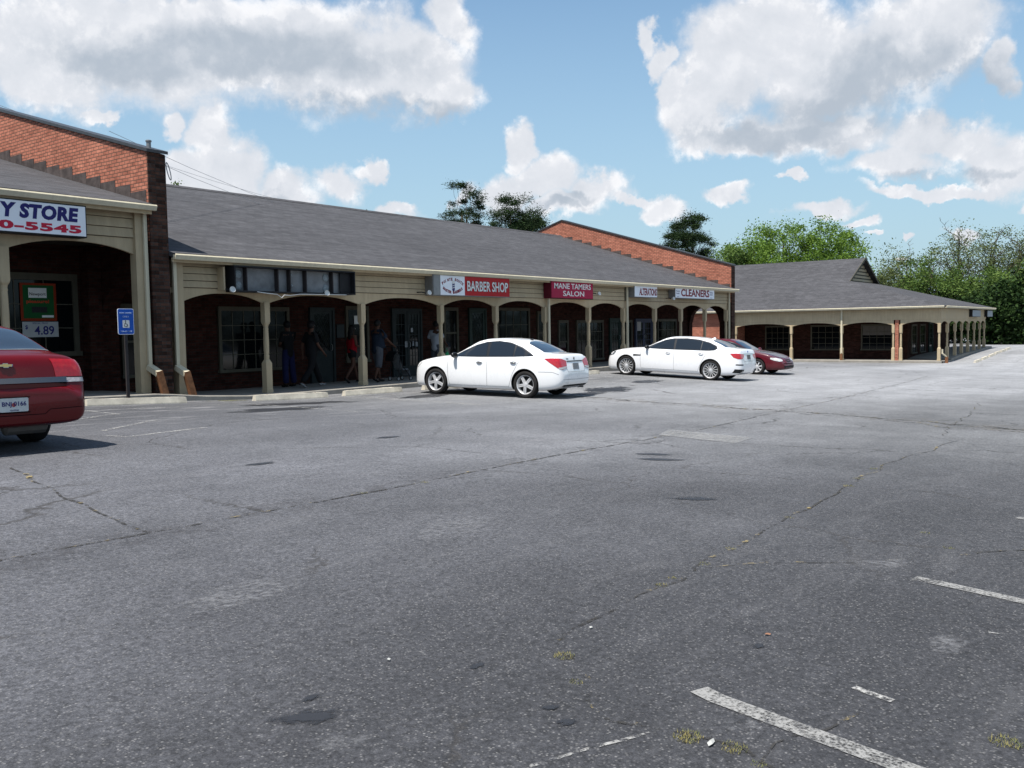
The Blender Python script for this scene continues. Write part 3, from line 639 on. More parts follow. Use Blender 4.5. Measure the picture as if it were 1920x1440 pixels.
def roof_slab(parent, quads, m, th=0.10, name='roof'):
    if len(quads) == 2:      # long plain slopes: cut into strips and let the decking sag a little between rafters
        out = []
        for a, b, c, d in quads:
            n = 40; A, B_, C_, D_ = (Vector(v) for v in (a, b, c, d)); along = (B_-A).length > (D_-A).length*1.1 and abs(B_.x-A.x) > 5
            if not along: A, B_, C_, D_ = D_, A, B_, C_
            def wv(p, e): return (p.x, p.y, p.z+e*.022*noise.noise((p.x*.35, p.y*.3, 2)))
            for i in range(n):
                t0, t1 = i/n, (i+1)/n
                for j in range(6):
                    s0, s1 = j/6, (j+1)/6
                    def P_(t, s): return A.lerp(B_, t).lerp(D_.lerp(C_, t), s)
                    out.append([wv(P_(t0, s0), 1), wv(P_(t1, s0), 1), wv(P_(t1, s1), 1), wv(P_(t0, s1), 1)])
        bm = bmesh.new()
        for q in out: bm.faces.new([bm.verts.new(v) for v in q])
        bmesh.ops.remove_doubles(bm, verts=bm.verts, dist=1e-4); bmesh.ops.recalc_face_normals(bm, faces=bm.faces)
        r_ = bmesh.ops.extrude_face_region(bm, geom=bm.faces[:])
        for v in r_['geom']:
            if isinstance(v, bmesh.types.BMVert): v.co.z -= th
        return obj(name, bm, m, parent)
    bm = bmesh.new()
    for q in quads:
        t = [bm.verts.new(v) for v in q]; b_ = [bm.verts.new((v[0], v[1], v[2]-th)) for v in q]; n = len(q)
        bm.faces.new(t); bm.faces.new(b_[::-1])
        for i in range(n): bm.faces.new((t[i], b_[i], b_[(i+1) % n], t[(i+1) % n]))
    return obj(name, bm, m, parent)

# ------------------------------------------------------------------ left shop (corner of the taller unit)
LS = thing('store_building', 'taller brick store unit at the left edge with beige lapped front', 'building', (0, 0, 0))
WY = 20.8
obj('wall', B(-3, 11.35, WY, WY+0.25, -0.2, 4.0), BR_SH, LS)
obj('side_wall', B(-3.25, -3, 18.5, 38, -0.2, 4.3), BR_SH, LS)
gable_wall(LS, 11.36, 11.78, 18.36, 5.62, 0.283, 28.5, 4.48, 0.262, arch=(19.0, 20.55, 1.9, 2.75), m=BR_LIT)
roof_slab(LS, [[(-3.3, 18.22, 4.48), (11.355, 18.22, 4.48), (11.355, 28.5, 7.17), (-3.3, 28.5, 7.17)], [(-3.3, 38.8, 4.48), (-3.3, 28.5, 7.17), (11.355, 28.5, 7.17), (11.355, 38.8, 4.48)]], ROOF_X)
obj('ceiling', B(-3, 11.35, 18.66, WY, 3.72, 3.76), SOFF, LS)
lp = [-0.4, 2.5, 5.4, 8.32, 11.2]
for x in lp[:-1]: post(LS, x, 18.6, sag(x), 3.40, s=0.95)
obj('corner_post', B(11.06, 11.30, 18.47, 18.70, sag(11.2), 4.36), BEIGE, LS)
arcade(LS, 'x', [-3]+lp+[11.35], 18.56, 3.38, 3.60, 3.74, th=0.07)
siding(LS, 'x', -3, 11.058, 18.555, 3.742, 4.36, 3)
gutter(LS, 'x', -3.3, 11.4, 18.14, 4.46)
obj('fascia_board', B(-3.3, 11.34, 18.245, 18.30, 4.26, 4.375), BEIGE, LS)
downspout(LS, 11.27, 18.466, sag(11.2)-.05, 4.36, kick=18, boot=True)
window(LS, 5.2, 8.0, 1.28, 2.9, WY, 4, 3)
window(LS, 8.85, 10.80, 1.28, 2.9, WY, 3, 3, fm=BEIGE_D, fr=0.12)
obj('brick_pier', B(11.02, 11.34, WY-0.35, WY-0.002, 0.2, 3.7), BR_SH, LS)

# ------------------------------------------------------------------ main strip
MS = thing('strip_mall_building', 'long low brick strip of shops with beige arched arcade behind the white cars', 'building', (0, 0, 0))
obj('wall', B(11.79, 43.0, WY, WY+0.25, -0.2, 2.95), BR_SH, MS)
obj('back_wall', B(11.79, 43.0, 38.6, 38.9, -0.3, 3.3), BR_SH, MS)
gable_wall(MS, 43.0, 43.38, 18.40, 4.60, 0.302, 28.5, 3.45, 0.322, arch=(19.05, 20.72, 1.75, 2.62), m=BR_LIT)
roof_slab(MS, [[(11.785, 18.22, 3.45), (42.995, 18.22, 3.45), (42.995, 28.6, 6.79), (11.785, 28.6, 6.79)], [(11.785, 39.0, 3.45), (11.785, 28.6, 6.79), (42.995, 28.6, 6.79), (42.995, 39.0, 3.45)]], ROOF_X)
obj('ridge_cap', prism(bmesh.new(), [(28.42, 6.745), (28.6, 6.812), (28.78, 6.745), (28.6, 6.86-.01)], 'x', 11.79, 42.99), ROOF_X, MS)
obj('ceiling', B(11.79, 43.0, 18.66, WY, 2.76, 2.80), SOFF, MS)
mp_ = [12.12, 14.57, 17.87, 21.21, 23.98, 26.86, 29.82, 32.50, 35.21, 37.72, 40.27, 42.75]
for x in mp_[1:]: post(MS, x, 18.6, sag(x), 2.40, s=0.84)
obj('corner_post', B(12.0, 12.2, 18.47, 18.70, sag(12.1), 3.34), BEIGE, MS)
arcade(MS, 'x', [11.8]+mp_+[43.0], 18.57, 2.38, 2.59, 2.70, th=0.06)
siding(MS, 'x', 12.202, 43.0, 18.565, 2.702, 3.345, 4)
gutter(MS, 'x', 11.8, 43.3, 18.13, 3.43)
obj('fascia_board', B(11.8, 42.99, 18.24, 18.29, 3.25, 3.345), BEIGE, MS)
downspout(MS, 11.955, 18.462, sag(11.9)-.02, 3.33, kick=18, boot=True)
for x in (26.95, 32.62, 42.86): downspout(MS, x, 18.50, 0.14, 3.33)
for x in (26.95, 32.62): obj('trim_board', B(x-.1, x-0.045, 18.5, 18.53, 2.71, 3.24), BEIGE_D, MS)
window(MS, 12.05, 13.55, 0.66, 2.28, WY, 1, 2, sash=True)
window(MS, 14.80, 17.00, 0.66, 2.24, WY, 6, 4)
door(MS, 17.92, 18.72, 0.12, 2.28, WY, 'lattice')
window(MS, 19.36, 20.15, 0.75, 2.30, WY, 1, 1)
door(MS, 21.35, 22.62, 0.12, 2.28, WY, 'grid', leafs=2)
window(MS, 23.92, 24.52, 0.75, 2.30, WY, 1, 2, sash=True)
door(MS, 25.28, 26.12, 0.12, 2.32, WY, 'lattice', m=DOORK)
window(MS, 26.95, 28.85, 0.72, 2.32, WY, 4, 3)
window(MS, 29.55, 30.0, 0.72, 2.2, WY, 1, 2, sash=True)
window(MS, 31.05, 31.60, 0.30, 1.84, WY, 1, 2, sash=True)
window(MS, 32.42, 34.42, 0.30, 1.84, WY, 6, 4)
door(MS, 35.12, 35.95, 0.12, 1.96, WY, 'grid', m=DOORK)
window(MS, 36.35, 37.0, 0.5, 1.84, WY, 1, 1)
door(MS, 37.45, 39.0, 0.12, 1.93, WY, 'grid', m=plain('blue_grey_door_paint', (0.05, 0.055, 0.09), 0.5), leafs=2)
window(MS, 39.68, 41.52, 0.66, 1.88, WY, 4, 3)
obj('notice_board', B(18.90, 19.20, WY-.05, WY-.001, 1.45, 1.85), DOORG, MS)
# roof furniture on the fire wall
vp = thing('vent_pipe', 'short grey vent pipe standing on the end of the tall brick fire wall', 'vent pipe', (11.56, 18.62, 5.70))
obj('pipe', lathe(bmesh.new(), [(0.05, 0), (0.05, 0.2), (0.065, 0.205), (0.065, 0.235), (0.05, 0.245)], 12), GREYM, vp)

# ------------------------------------------------------------------ far wing
WG = thing('wing_building', 'lower brick wing at the far end with hipped grey roof and small louvred gable', 'building', (0, 0, 0))
WX = 61.2; E0 = 2.62
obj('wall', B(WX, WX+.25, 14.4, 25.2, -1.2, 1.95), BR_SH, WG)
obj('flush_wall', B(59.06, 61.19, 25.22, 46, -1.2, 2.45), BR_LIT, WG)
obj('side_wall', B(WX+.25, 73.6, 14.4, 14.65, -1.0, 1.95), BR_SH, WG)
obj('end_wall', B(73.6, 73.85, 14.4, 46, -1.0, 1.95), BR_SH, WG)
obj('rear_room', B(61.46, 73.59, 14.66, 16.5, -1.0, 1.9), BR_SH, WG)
xr, zr_ = 67.2, 6.27; G0 = 18.7; gx0, gx1, gzb = 63.55, 70.85, 4.52
xe, xe2, ye = 58.68, 75.7, 11.7
roof_slab(WG, [
  [(xe, 46, E0), (xe, ye, E0), (gx0, G0, gzb), (xr, G0, zr_), (xr, 46, zr_)],
  [(xe2, ye, E0), (xe2, 46, E0), (xr, 46, zr_), (xr, G0, zr_), (gx1, G0, gzb)],
  [(xe, ye, E0), (xe2, ye, E0), (gx1, G0, gzb), (gx0, G0, gzb)]], ROOF_Y, th=0.08)
prism(bm := bmesh.new(), [(gx0+.45, gzb+.03), (gx1-.45, gzb+.03), (xr, zr_-.28)], 'y', G0+0.30, G0+0.4); obj('gable_louvre', bm, BEIGE_D, WG)
bm = bmesh.new()
for k in range(6):
    z = gzb+0.1+k*0.24; hw = (zr_-.3-z)/(zr_-.31-gzb)*(gx1-gx0-.9)/2
    if hw > .1: prism(bm, [(G0+.27, z), (G0+.31, z+.2), (G0+.31, z)], 'x', xr-hw, xr+hw)
obj('louvre_slats', bm, BEIGE, WG)
bm = bmesh.new()
for sx, ex in ((gx0-.1, 1), (gx1+.1, -1)):
    prism(bm, [(sx, gzb-.02), (xr, zr_+.05), (xr, zr_-.14), (sx+ex*.32, gzb-.02)], 'y', G0-.06, G0-.003)
obj('rake_board', bm, BEIGE_D, WG)
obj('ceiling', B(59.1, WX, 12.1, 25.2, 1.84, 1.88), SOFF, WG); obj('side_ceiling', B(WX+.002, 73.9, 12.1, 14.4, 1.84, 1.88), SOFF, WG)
wp = [12.10, 14.28, 14.72, 17.85, 21.12, 24.98]
for y in wp: post(WG, 59.1, y, WB, 1.52, s=0.85)
obj('brick_pier', B(59.02, 59.2, 14.40, 14.60, WB, 1.80), BR_LIT, WG)
arcade(WG, 'y', [12.0, 14.3], 59.04, 1.50, 1.68, 1.80); arcade(WG, 'y', [14.7, 17.85, 21.12, 24.98, 25.2], 59.04, 1.50, 1.68, 1.80)
obj('frieze_board', B(59.03, 59.10, 12.0, 25.2, 1.803, 2.47), BEIGE, WG); obj('side_frieze_board', B(59.102, 73.9, 12.0, 12.07, 1.803, 2.47), BEIGE, WG)
sp = [59.1, 61.3, 63.59, 65.67, 67.8, 69.97, 72.03, 73.8]
arcade(WG, 'x', sp, 12.02, 1.50, 1.68, 1.80)
for x in sp[1:]: post(WG, x, 12.1, wsz(x), 1.52, s=0.85)
gutter(WG, 'y', 11.75, 46, 58.62, E0-.01); gutter(WG, 'x', 58.7, 75.7, 11.62, E0-.015)
obj('soffit', B(58.74, 59.03, 11.8, 46, 2.475, 2.50), BEIGE_D, WG); obj('side_soffit', B(59.03, 75.6, 11.74, 12.0, 2.475, 2.50), BEIGE_D, WG)
def wdown(y, z0):
    d = obj('downspout', box(bmesh.new(), 58.93, 58.99, y-.05, y+.05, z0+.55, 2.48), BEIGE_L, WG)
    obj('drain_boot', box(bmesh.new(), 58.90, 59.0, y-.07, y+.07, z0-.05, z0+.5), RUST, d); return d
wdown(17.83, -.8); wdown(25.05, -.8)
dd = obj('downspout', tube(bmesh.new(), [(59.0, 11.9, 0.0), (59.0, 11.9, -.25), (59.2, 11.72, -.45)], 0.05, 8), BEIGE_L, WG)
obj('drain_boot', box(bmesh.new(), 59.15, 59.3, 11.62, 11.78, -.85, -.46), RUST, dd)
window(WG, 22.05, 23.62, -.05, 1.44, WX, 4, 4, 'y'); window(WG, 18.65, 20.45, -.05, 1.44, WX, 4, 4, 'y'); window(WG, 15.35, 17.15, -.05, 1.44, WX, 4, 4, 'y', blind=0.85)
window(WG, 62.2, 63.4, -.3, 1.4, 14.4, 2, 3); window(WG, 64.5, 65.8, -.3, 1.4, 14.4, 2, 3)
wd = door(WG, 67.0, 68.0, -.42, 1.6, 14.4, 'grid', m=DOORK)

# ------------------------------------------------------------------ shop signs (local frame: x right, y up, z towards the lot)
def ST(x, y, z): return Matrix.Translation((x, y, z)) @ Matrix(((1, 0, 0, 0), (0, 0, -1, 0), (0, 1, 0, 0), (0, 0, 0, 1)))
def box_sign(label, x0, x1, z0, z1, yf=18.2, yb=18.53, cab=None, face=None, group='box signs along the beige fascia'):
    s_ = thing('shop_sign', label, 'sign', ((x0+x1)/2, yb, z0), group=group); s_.location = (0, 0, 0)
    bm = bmesh.new(); t = 0.035
    box(bm, x0, x1, yf+0.012, yb, z0, z0+t); box(bm, x0, x1, yf+0.012, yb, z1-t, z1); box(bm, x0, x0+t, yf+0.012, yb, z0+t, z1-t); box(bm, x1-t, x1, yf+0.012, yb, z0+t, z1-t)
    box(bm, x0+t, x1-t, yb-0.03, yb-.002, z0+t, z1-t)
    obj('cabinet', bm, cab or BLACK, s_)
    if face: obj('face_panel', B(x0+t*.7, x1-t*.7, yf, yf+0.011, z0+t*.7, z1-t*.7), face, s_)
    return s_
s1 = box_sign('big white sign at the left edge of the photo with navy STORE over red digits', 7.2, 9.84, 3.64, 4.29, face=WHITEF)
text_obj('lettering', 'Y STORE', 1.52, 0.29, ST(8.15, 18.2, 3.935), NAVY, s1, bold=0.055, shear=0.12, space=1.08)
text_obj('lettering', '0-5545', 1.62, 0.165, ST(8.10, 18.2, 3.71), REDL, s1, bold=0.05, space=1.1)
# empty sign frame
s2 = box_sign('empty sign frame with grey backing and round lamp sockets, its face panel gone', 13.38, 17.26, 2.62, 3.25, yf=18.16)
obj('backing_panel', B(13.42, 17.22, 18.38, 18.40, 2.66, 3.21), SIGNB, s2)
for x in (13.78, 14.72, 15.1, 15.62, 16.52): obj('rib', B(x-.014, x+.014, 18.24, 18.379, 2.656, 3.214), plain('dull_rib', (.035, .03, .03), .7), s2)
PALED = plain('pale_lamp_disc', (0.24, 0.27, 0.28), 0.5, var=0.3, vs=20)
for x, z in ((13.62, 3.05), (13.62, 2.78), (16.38, 3.06), (16.38, 2.78), (15.22, 3.10), (15.24, 2.82)):
    rr = 0.10 if x != 15.22 and x != 15.24 else 0.035
    lathe(bm := bmesh.new(), [(rr, 0), (rr, 0.02), (rr*.5, 0.04)], 14, T=Matrix.Translation((x, 18.38, z)) @ Matrix.Rotation(R(90), 4, 'X')); obj('lamp_socket', bm, PALED, s2)
obj('end_panel', B(16.82, 17.2, 18.3, 18.32, 2.67, 3.2), BLACK, s2)
obj('loose_wiring', tube(bmesh.new(), [(14.0, 18.15, 2.63), (14.3, 18.14, 2.60), (14.6, 18.15, 2.58), (14.72, 18.13, 2.50), (14.8, 18.13, 2.57), (15.0, 18.14, 2.56), (15.3, 18.14, 2.60), (16.9, 18.15, 2.615)], 0.009, 5), WHITEP, s2)
obj('side_board', B(13.16, 13.2, 18.3, 18.54, 2.66, 3.2), BEIGE, s2)
def lampfix(x, z, label, dx=0.16):
    f_ = thing('floodlight', label, 'light fixture', (x, 18.5, z), group='small security lights on the fascia')
    obj('bracket', tube(bmesh.new(), [(0, 0.04, 0.03), (0, -0.14, 0.03), (dx*.4, -.2, 0.0)], 0.018, 6), BLACK, f_)
    T = Matrix.Translation((dx*.5, -.24, -.02)) @ Matrix.Rotation(R(-35), 4, 'Y') @ Matrix.Rotation(R(70), 4, 'X')
    lathe(bm := bmesh.new(), [(0.03, 0), (0.045, 0.03), (0.075, 0.12), (0.07, 0.125), (0.03, 0.10)], 12, T=T); obj('lamp_head', bm, plain('white_enamel', (.6, .6, .58), .4), f_)
lampfix(13.24, 2.66, 'white floodlight at the left end of the empty sign frame')
lampfix(16.3, 2.64, 'white floodlight under the right part of the empty sign frame', -0.1)
lampfix(20.1, 2.74, 'small light on an arm left of the barber sign', 0.3)
lampfix(29.85, 2.92, 'small light on an arm right of the salon sign', 0.2)
lampfix(36.15, 2.84, 'small light left of the cleaners sign', 0.1)
# barber
s3 = box_sign('red and white barber shop sign with a striped pole picture', 20.45, 24.27, 2.68, 3.31, cab=GREYM)
X0, X1, Z0, Z1 = 20.78, 24.25, 2.70, 3.29
obj('face_panel', B(21.93, X1, 18.198, 18.2105, Z0, Z1), REDF, s3); obj('white_panel', B(X0, 21.925, 18.197, 18.2105, Z0, Z1), WHITEF, s3)
obj('side_strip', B(20.475, 20.775, 18.1985, 18.2105, Z0, Z1), GREYM, s3)
text_obj('lettering', 'BARBER SHOP', 2.16, 0.34, ST(22.02, 18.197, 2.83), plain('black_outline', (.05, .01, .01), .5), s3, bold=0.045)
text_obj('lettering', 'BARBER SHOP', 2.12, 0.32, ST(22.04, 18.192, 2.84), WHITEP, s3, bold=0.018)
def arc_text(s, cx, cz, r, a0, a1, h, m, inv=False):
    ob = []
    for i, ch in enumerate(s):
        if ch == ' ': continue
        a = R(a0+(a1-a0)*i/(len(s)-1)); sg = -1 if inv else 1
        px, pz = cx+r*math.sin(a), cz+sg*r*math.cos(a)
        T = ST(px, 18.196, pz) @ Matrix.Rotation(-a*sg, 4, 'Z') @ Matrix.Translation((-h*.38, 0, 0))
        ob.append(text_obj('t', ch, h*.76 if ch != 'I' else h*.2, h, T, m, None, bold=0.045))
    return joined('lettering', ob, s3)
arc_text('POINTE SOUTH', 21.35, 2.28, 0.86, -31, 31, 0.088, MAROON)
arc_text('MASTER BARBERS', 21.35, 3.60, 0.86, -31, 31, 0.088, MAROON, inv=True)
cx = 21.38
obj('pole_picture', B(cx-.06, cx+.06, 18.193, 18.1965, 2.87, 3.07), NAVY, s3)
bm = bmesh.new()
for k in range(3): prism(bm, [(cx-.06, 2.90+k*.065), (cx-.06, 2.925+k*.065), (cx+.06, 2.955+k*.065), (cx+.06, 2.93+k*.065)], 'y', 18.190, 18.1935)
prism(bm, [(cx+.08*math.cos(k*math.pi/5), 3.11+.035*math.sin(k*math.pi/5)) for k in range(10)], 'y', 18.190, 18.1965)
obj('pole_stripes', bm, WHITEP, s3)
obj('pole_base', prism(bmesh.new(), [(cx-.06, 2.869), (cx+.06, 2.869), (cx+.02, 2.80), (cx+.0, 2.76), (cx-.02, 2.80)], 'y', 18.193, 18.1965), NAVY, s3)
# salon
s4 = box_sign('magenta red hair salon sign between two downspouts', 26.72, 29.55, 2.70, 3.32, face=MAGF, cab=plain('dark_magenta_cabinet', (.10, .01, .02), .5))
text_obj('lettering', 'MANE TAMERS', 2.45, 0.20, ST(26.92, 18.2, 3.05), WHITEP, s4, bold=0.012)
text_obj('lettering', 'SALON', 1.42, 0.19, ST(27.48, 18.2, 2.79), WHITEP, s4, bold=0.012)
s5 = box_sign('small white alterations sign with dark red capitals', 32.75, 34.72, 2.85, 3.36, face=WHITEF, cab=GREYM)
text_obj('lettering', 'ALTERATIONS', 1.52, 0.30, ST(33.15, 18.2, 2.93), MAROON, s5, bold=0.03, shear=0.1)
s6 = box_sign('wide white cleaners sign at the right end of the strip', 36.40, 40.50, 2.87, 3.39, face=WHITEF, cab=GREYM)
text_obj('lettering', 'CLEANERS', 2.95, 0.33, ST(36.97, 18.2, 2.96), MAROON, s6, bold=0.03)
for x in (36.50, 39.98):
    text_obj('lettering', 'Pointe\nSouth', 0.34, 0.16, ST(x, 18.2, 3.06), NAVY, s6)
    obj('dash', B(x+.05, x+.28, 18.197, 18.2, 2.93, 2.945), NAVY, s6)
s7 = box_sign('blank grey sign hanging on the right side of the far wing', 67.6, 70.5, 1.95, 2.42, yf=11.78, yb=12.0, face=plain('grey_blank_face', (.3, .33, .36), .4), group='signs on the far wing')
s8 = box_sign('second blank sign at the far end of the wing side', 73.2, 75.3, 1.95, 2.42, yf=11.78, yb=12.0, face=plain('pale_blank_face', (.32, .35, .38), .4), group='signs on the far wing')
# window posters
GP = thing('window_poster', 'green poster with orange border in the left store window', 'poster', (0, 0, 0))
obj('border', B(9.62, 10.42, 20.7510, 20.7560, 1.985, 2.83), ORANGEF, GP); obj('field', B(9.68, 10.36, 20.7460, 20.7508, 2.04, 2.78), GREENF, GP)
obj('label_panel', B(9.80, 10.20, 20.7420, 20.7458, 2.50, 2.72), WHITEP, GP)
text_obj('lettering', 'Newport', 0.36, 0.09, ST(9.82, 20.7410, 2.53), BLKP, GP)
text_obj('lettering', 'pleasure!', 0.50, 0.10, ST(9.75, 20.7455, 2.36), plain('orange_red', (.5, .05, .02), .5), GP, bold=.02)
obj('dark_panel', B(9.86, 10.20, 20.7420, 20.7458, 2.17, 2.30), BLKP, GP); obj('white_strip', B(10.08, 10.34, 20.7420, 20.7458, 2.06, 2.11), WHITEP, GP)
PR = thing('price_sign', 'white price card reading 4.89 below the green poster', 'sign', (0, 0, 0))
obj('card', B(9.64, 10.44, 20.7510, 20.7560, 1.62, 1.965), plain('price_card', (.38, .38, .38), .6), PR)
text_obj('lettering', '$', 0.06, 0.10, ST(9.70, 20.7510, 1.79), NAVY, PR, bold=.02); text_obj('lettering', '4.89', 0.44, 0.20, ST(9.90, 20.7510, 1.67), NAVY, PR, bold=.015)
text_obj('lettering', 'SPECIAL PRICE', 0.34, 0.035, ST(9.86, 20.7510, 1.915), NAVY, PR)
nb = thing('paper_notice', 'white paper notice taped inside the window behind the second arcade post', 'notice', (0, 0, 0), group='paper notices on the shop doors')
obj('paper', B(19.62, 19.84, 20.752, 20.756, 1.86, 2.12), WHITEP, nb)
for i, (x, z, w_, h_, lb) in enumerate(((22.15, 1.58, .10, .14, 'upper white paper on the glass double doors'), (21.86, 1.08, .11, .20, 'lower left white paper on the glass double doors'), (22.22, 1.12, .07, .15, 'lower middle white paper on the glass double doors'), (22.37, 1.10, .10, .15, 'lower right white paper on the glass double doors'), (37.55, 1.45, .35, .42, 'pink white notice in the door under the alterations sign'), (12.95, .68, .34, .42, 'pale box shape standing in the sash window beside the brick pier end'))):
    nb = thing('paper_notice', lb, 'notice', (0, 0, 0), group='paper notices on the shop doors')
    obj('paper', B(x, x+w_, 20.742, 20.745, z, z+h_), plain('notice_%d' % i, (.40, .37, .36) if i == 4 else ((.16, .17, .18) if i == 5 else (.34, .35, .37)), .8), nb)
# accessible parking sign
ps = thing('accessible_parking_sign', 'blue accessible parking sign on a dark post behind the leftmost wheel stop', 'sign', (10.40, 17.88, gz(10.4, 17.88)))
obj('post', B(-.03, .03, -.02, .02, -0.1, 1.98), plain('dark_post_steel', (.04, .035, .035), .6), ps)
def rrect(w_, h_, r, n=5):
    return [(sx*(w_/2-r)+r*math.cos(a), sy*(h_/2-r)+r*math.sin(a)) for sx, sy, a0 in ((1, 1, 0), (-1, 1, 90), (-1, -1, 180), (1, -1, 270)) for a in [R(a0+90*k/n) for k in range(n+1)]]
cz = 1.70
pl_ = obj('panel', prism(bmesh.new(), [(x, z+cz) for x, z in rrect(.36, .54, .035)], 'y', -.030, -.021), WHITEF, ps)
obj('blue_field', prism(bmesh.new(), [(x, z+cz) for x, z in rrect(.34, .52, .03)], 'y', -.0325, -.0302), SIGNBLUE, ps)
PALEB = plain('pale_blue_lettering', (.35, .45, .65), .5)
text_obj('lettering', 'PERMIT PARKING', .27, .035, ST(-.135, -.033, cz+.16), PALEB, ps); text_obj('lettering', 'ONLY', .14, .035, ST(-.07, -.033, cz+.085), PALEB, ps); text_obj('lettering', 'TOW-AWAY ZONE', .26, .03, ST(-.13, -.033, cz-.22), PALEB, ps)
obj('symbol_field', prism(bmesh.new(), [(x+.0, z+cz-.05) for x, z in rrect(.15, .16, .015)], 'y', -.0345, -.0326), WHITEP, ps)
bm = bmesh.new(); cc_ = (0.0, cz-.05)
tube(bm, [(cc_[0]+.038*math.cos(a)-.005, -.0352, cc_[1]-.022+.038*math.sin(a)) for a in [R(100+k*26) for k in range(10)]], .006, 4)
tube(bm, [(-.012, -.0352, cz-.005), (-.010, -.0352, cz-.05), (.022, -.0352, cz-.052), (.038, -.0352, cz-.095)], .007, 4)
lathe(bm, [(.013, 0), (.013, .002)], 10, T=Matrix.Translation((-.012, -.0345, cz+.012)) @ Matrix.Rotation(R(90), 4, 'X')); obj('wheelchair_symbol', bm, BLKP, ps)

# ------------------------------------------------------------------ wheel stops
def wheel_stop(x, y, rz, L_, label, grp='concrete wheel stops along the shop front'):
    bm = bmesh.new(); q = [(-.085, 0), (.085, 0), (.08, .05), (.05, .135), (-.05, .135), (-.08, .05)]; n = 14; rings = []
    for i in range(n+1):
        u = -L_/2+L_*i/n; k = 1.0-(0.0 if 0 < i < n else 0.06); jj = 0.004*noise.noise((x+u*3, y, 5))
        rings.append([bm.verts.new((u+(0 if 0 < i < n else (0.02 if i else -0.02)*(1-2*min(zz, .07)/.14)), yy*k+jj, zz*k+(noise.noise((x+u*5, yy*9, 1))*0.006 if zz > .1 else -.03))) for yy, zz in q])
    for i in range(n):
        for k in range(6): bm.faces.new((rings[i][k], rings[i+1][k], rings[i+1][(k+1) % 6], rings[i][(k+1) % 6]))
    bm.faces.new(rings[0][::-1]); bm.faces.new(rings[-1])
    o = obj('wheel_stop', bm, STOPM); c, s = math.cos(rz), math.sin(rz)
    za, zb = gz(x-c*L_/2, y-s*L_/2), gz(x+c*L_/2, y+s*L_/2)
    o.matrix_world = Matrix.Translation((x, y, (za+zb)/2)) @ Matrix.Rotation(rz, 4, 'Z') @ Matrix.Rotation(-math.atan2(zb-za, L_), 4, 'Y')
    tag(o, label, 'wheel stop', grp)
    for s_ in (-.7, .7):
        lathe(b2 := bmesh.new(), [(.012, 0), (.012, .012)], 8, T=Matrix.Translation((s_, 0, .13))); obj('anchor_pin', b2, RUST, o)
wheel_stop(10.23, 17.25, R(-4), 2.1, 'pale concrete wheel stop in front of the blue parking sign')
wheel_stop(14.25, 17.30, R(-3), 2.1, 'concrete wheel stop at the foot of the first turned arcade post')
wheel_stop(16.92, 17.25, R(-2), 2.0, 'concrete wheel stop below the red topped woman')
wheel_stop(19.75, 17.1, R(-2), 2.0, 'concrete wheel stop touching the front tyre of the nearer white car')
wheel_stop(27.5, 17.35, R(2), 2.0, 'concrete wheel stop between the two white cars')
for i, (x, y) in enumerate(((60.6, 10.25), (63.2, 10.3), (65.6, 10.3), (68.1, 10.35), (70.4, 10.35), (72.9, 10.4))):
    wheel_stop(x, y, R(0), 1.8, ['nearest', 'second nearest', 'third nearest', 'fourth nearest', 'fifth nearest', 'farthest'][i] + ' wheel stop in the row beside the far wing', 'wheel stops beside the far wing')
# ------------------------------------------------------------------ wires by the fire wall
PL = thing('overhead_wires', 'thin overhead service wires rising from the tall fire wall over the long grey roof', 'wires', (0, 0, 0))
def sagw(a, b, sg, n=16): 
    return [tuple(a[k]+(b[k]-a[k])*t+(0 if k < 2 else -sg*4*t*(1-t)) for k in range(3)) for t in [i/n for i in range(n+1)]]
WIRE = plain('wire', (.25, .26, .28), .6)
obj('wire', tube(bmesh.new(), sagw((8.0, 26.0, 8.75), (*at(872, 99), ztop(872, 400, 99)), 2.2), .007, 5), WIRE, PL)
obj('wire', tube(bmesh.new(), sagw((12.0, 21.0, 6.55), (*at(872, 99), ztop(872, 406, 99)), 2.2), .006, 5), WIRE, PL)
obj('wire', tube(bmesh.new(), sagw((12.0, 21.0, 6.3), (*at(872, 99), ztop(872, 412, 99)), 2.2), .006, 5), WIRE, PL)
obj('wire_coil', tube(bmesh.new(), [(11.90+.05*math.sin(a*1.0), 18.42+.05*math.cos(a), 5.28+.20*math.cos(a*1.0+.3)) for a in [k*.5 for k in range(26)]], .011, 5), plain('grey_cable', (.3, .3, .3), .6), PL)
obj('drop_loop', tube(bmesh.new(), [(12.0, 20.0, 6.1), (12.2, 20.2, 5.6), (12.35, 20.5, 5.4), (12.5, 20.8, 5.6), (12.45, 21, 6.2)], .008, 5), WIRE, PL)
up = thing('utility_pole', 'distant utility pole hidden among the two dark pines', 'utility pole', (*at(872, 99), -1))
obj('pole', tube(bmesh.new(), [(0, 0, 0), (0, 0, ztop(872, 398, 99)+1)], [.16, .10], 8), plain('pole_wood', (.12, .09, .06), .9), up)
# small street lamp far right
lampx, lampy = 112.0, 26.5
slp = thing('street_lamp', 'distant street lamp with a pale head above the right end of the wing roof', 'street lamp', (lampx, lampy, -0.8))
obj('pole', tube(bmesh.new(), [(0, 0, 0), (0, 0, 9.7)], [.10, .07], 8), GREYM, slp)
obj('lamp_head', box(bmesh.new(), -.3, .3, -.1, 1.4, 9.65, 9.95), plain('pale_lamp_head', (.6, .6, .58), .4), slp)
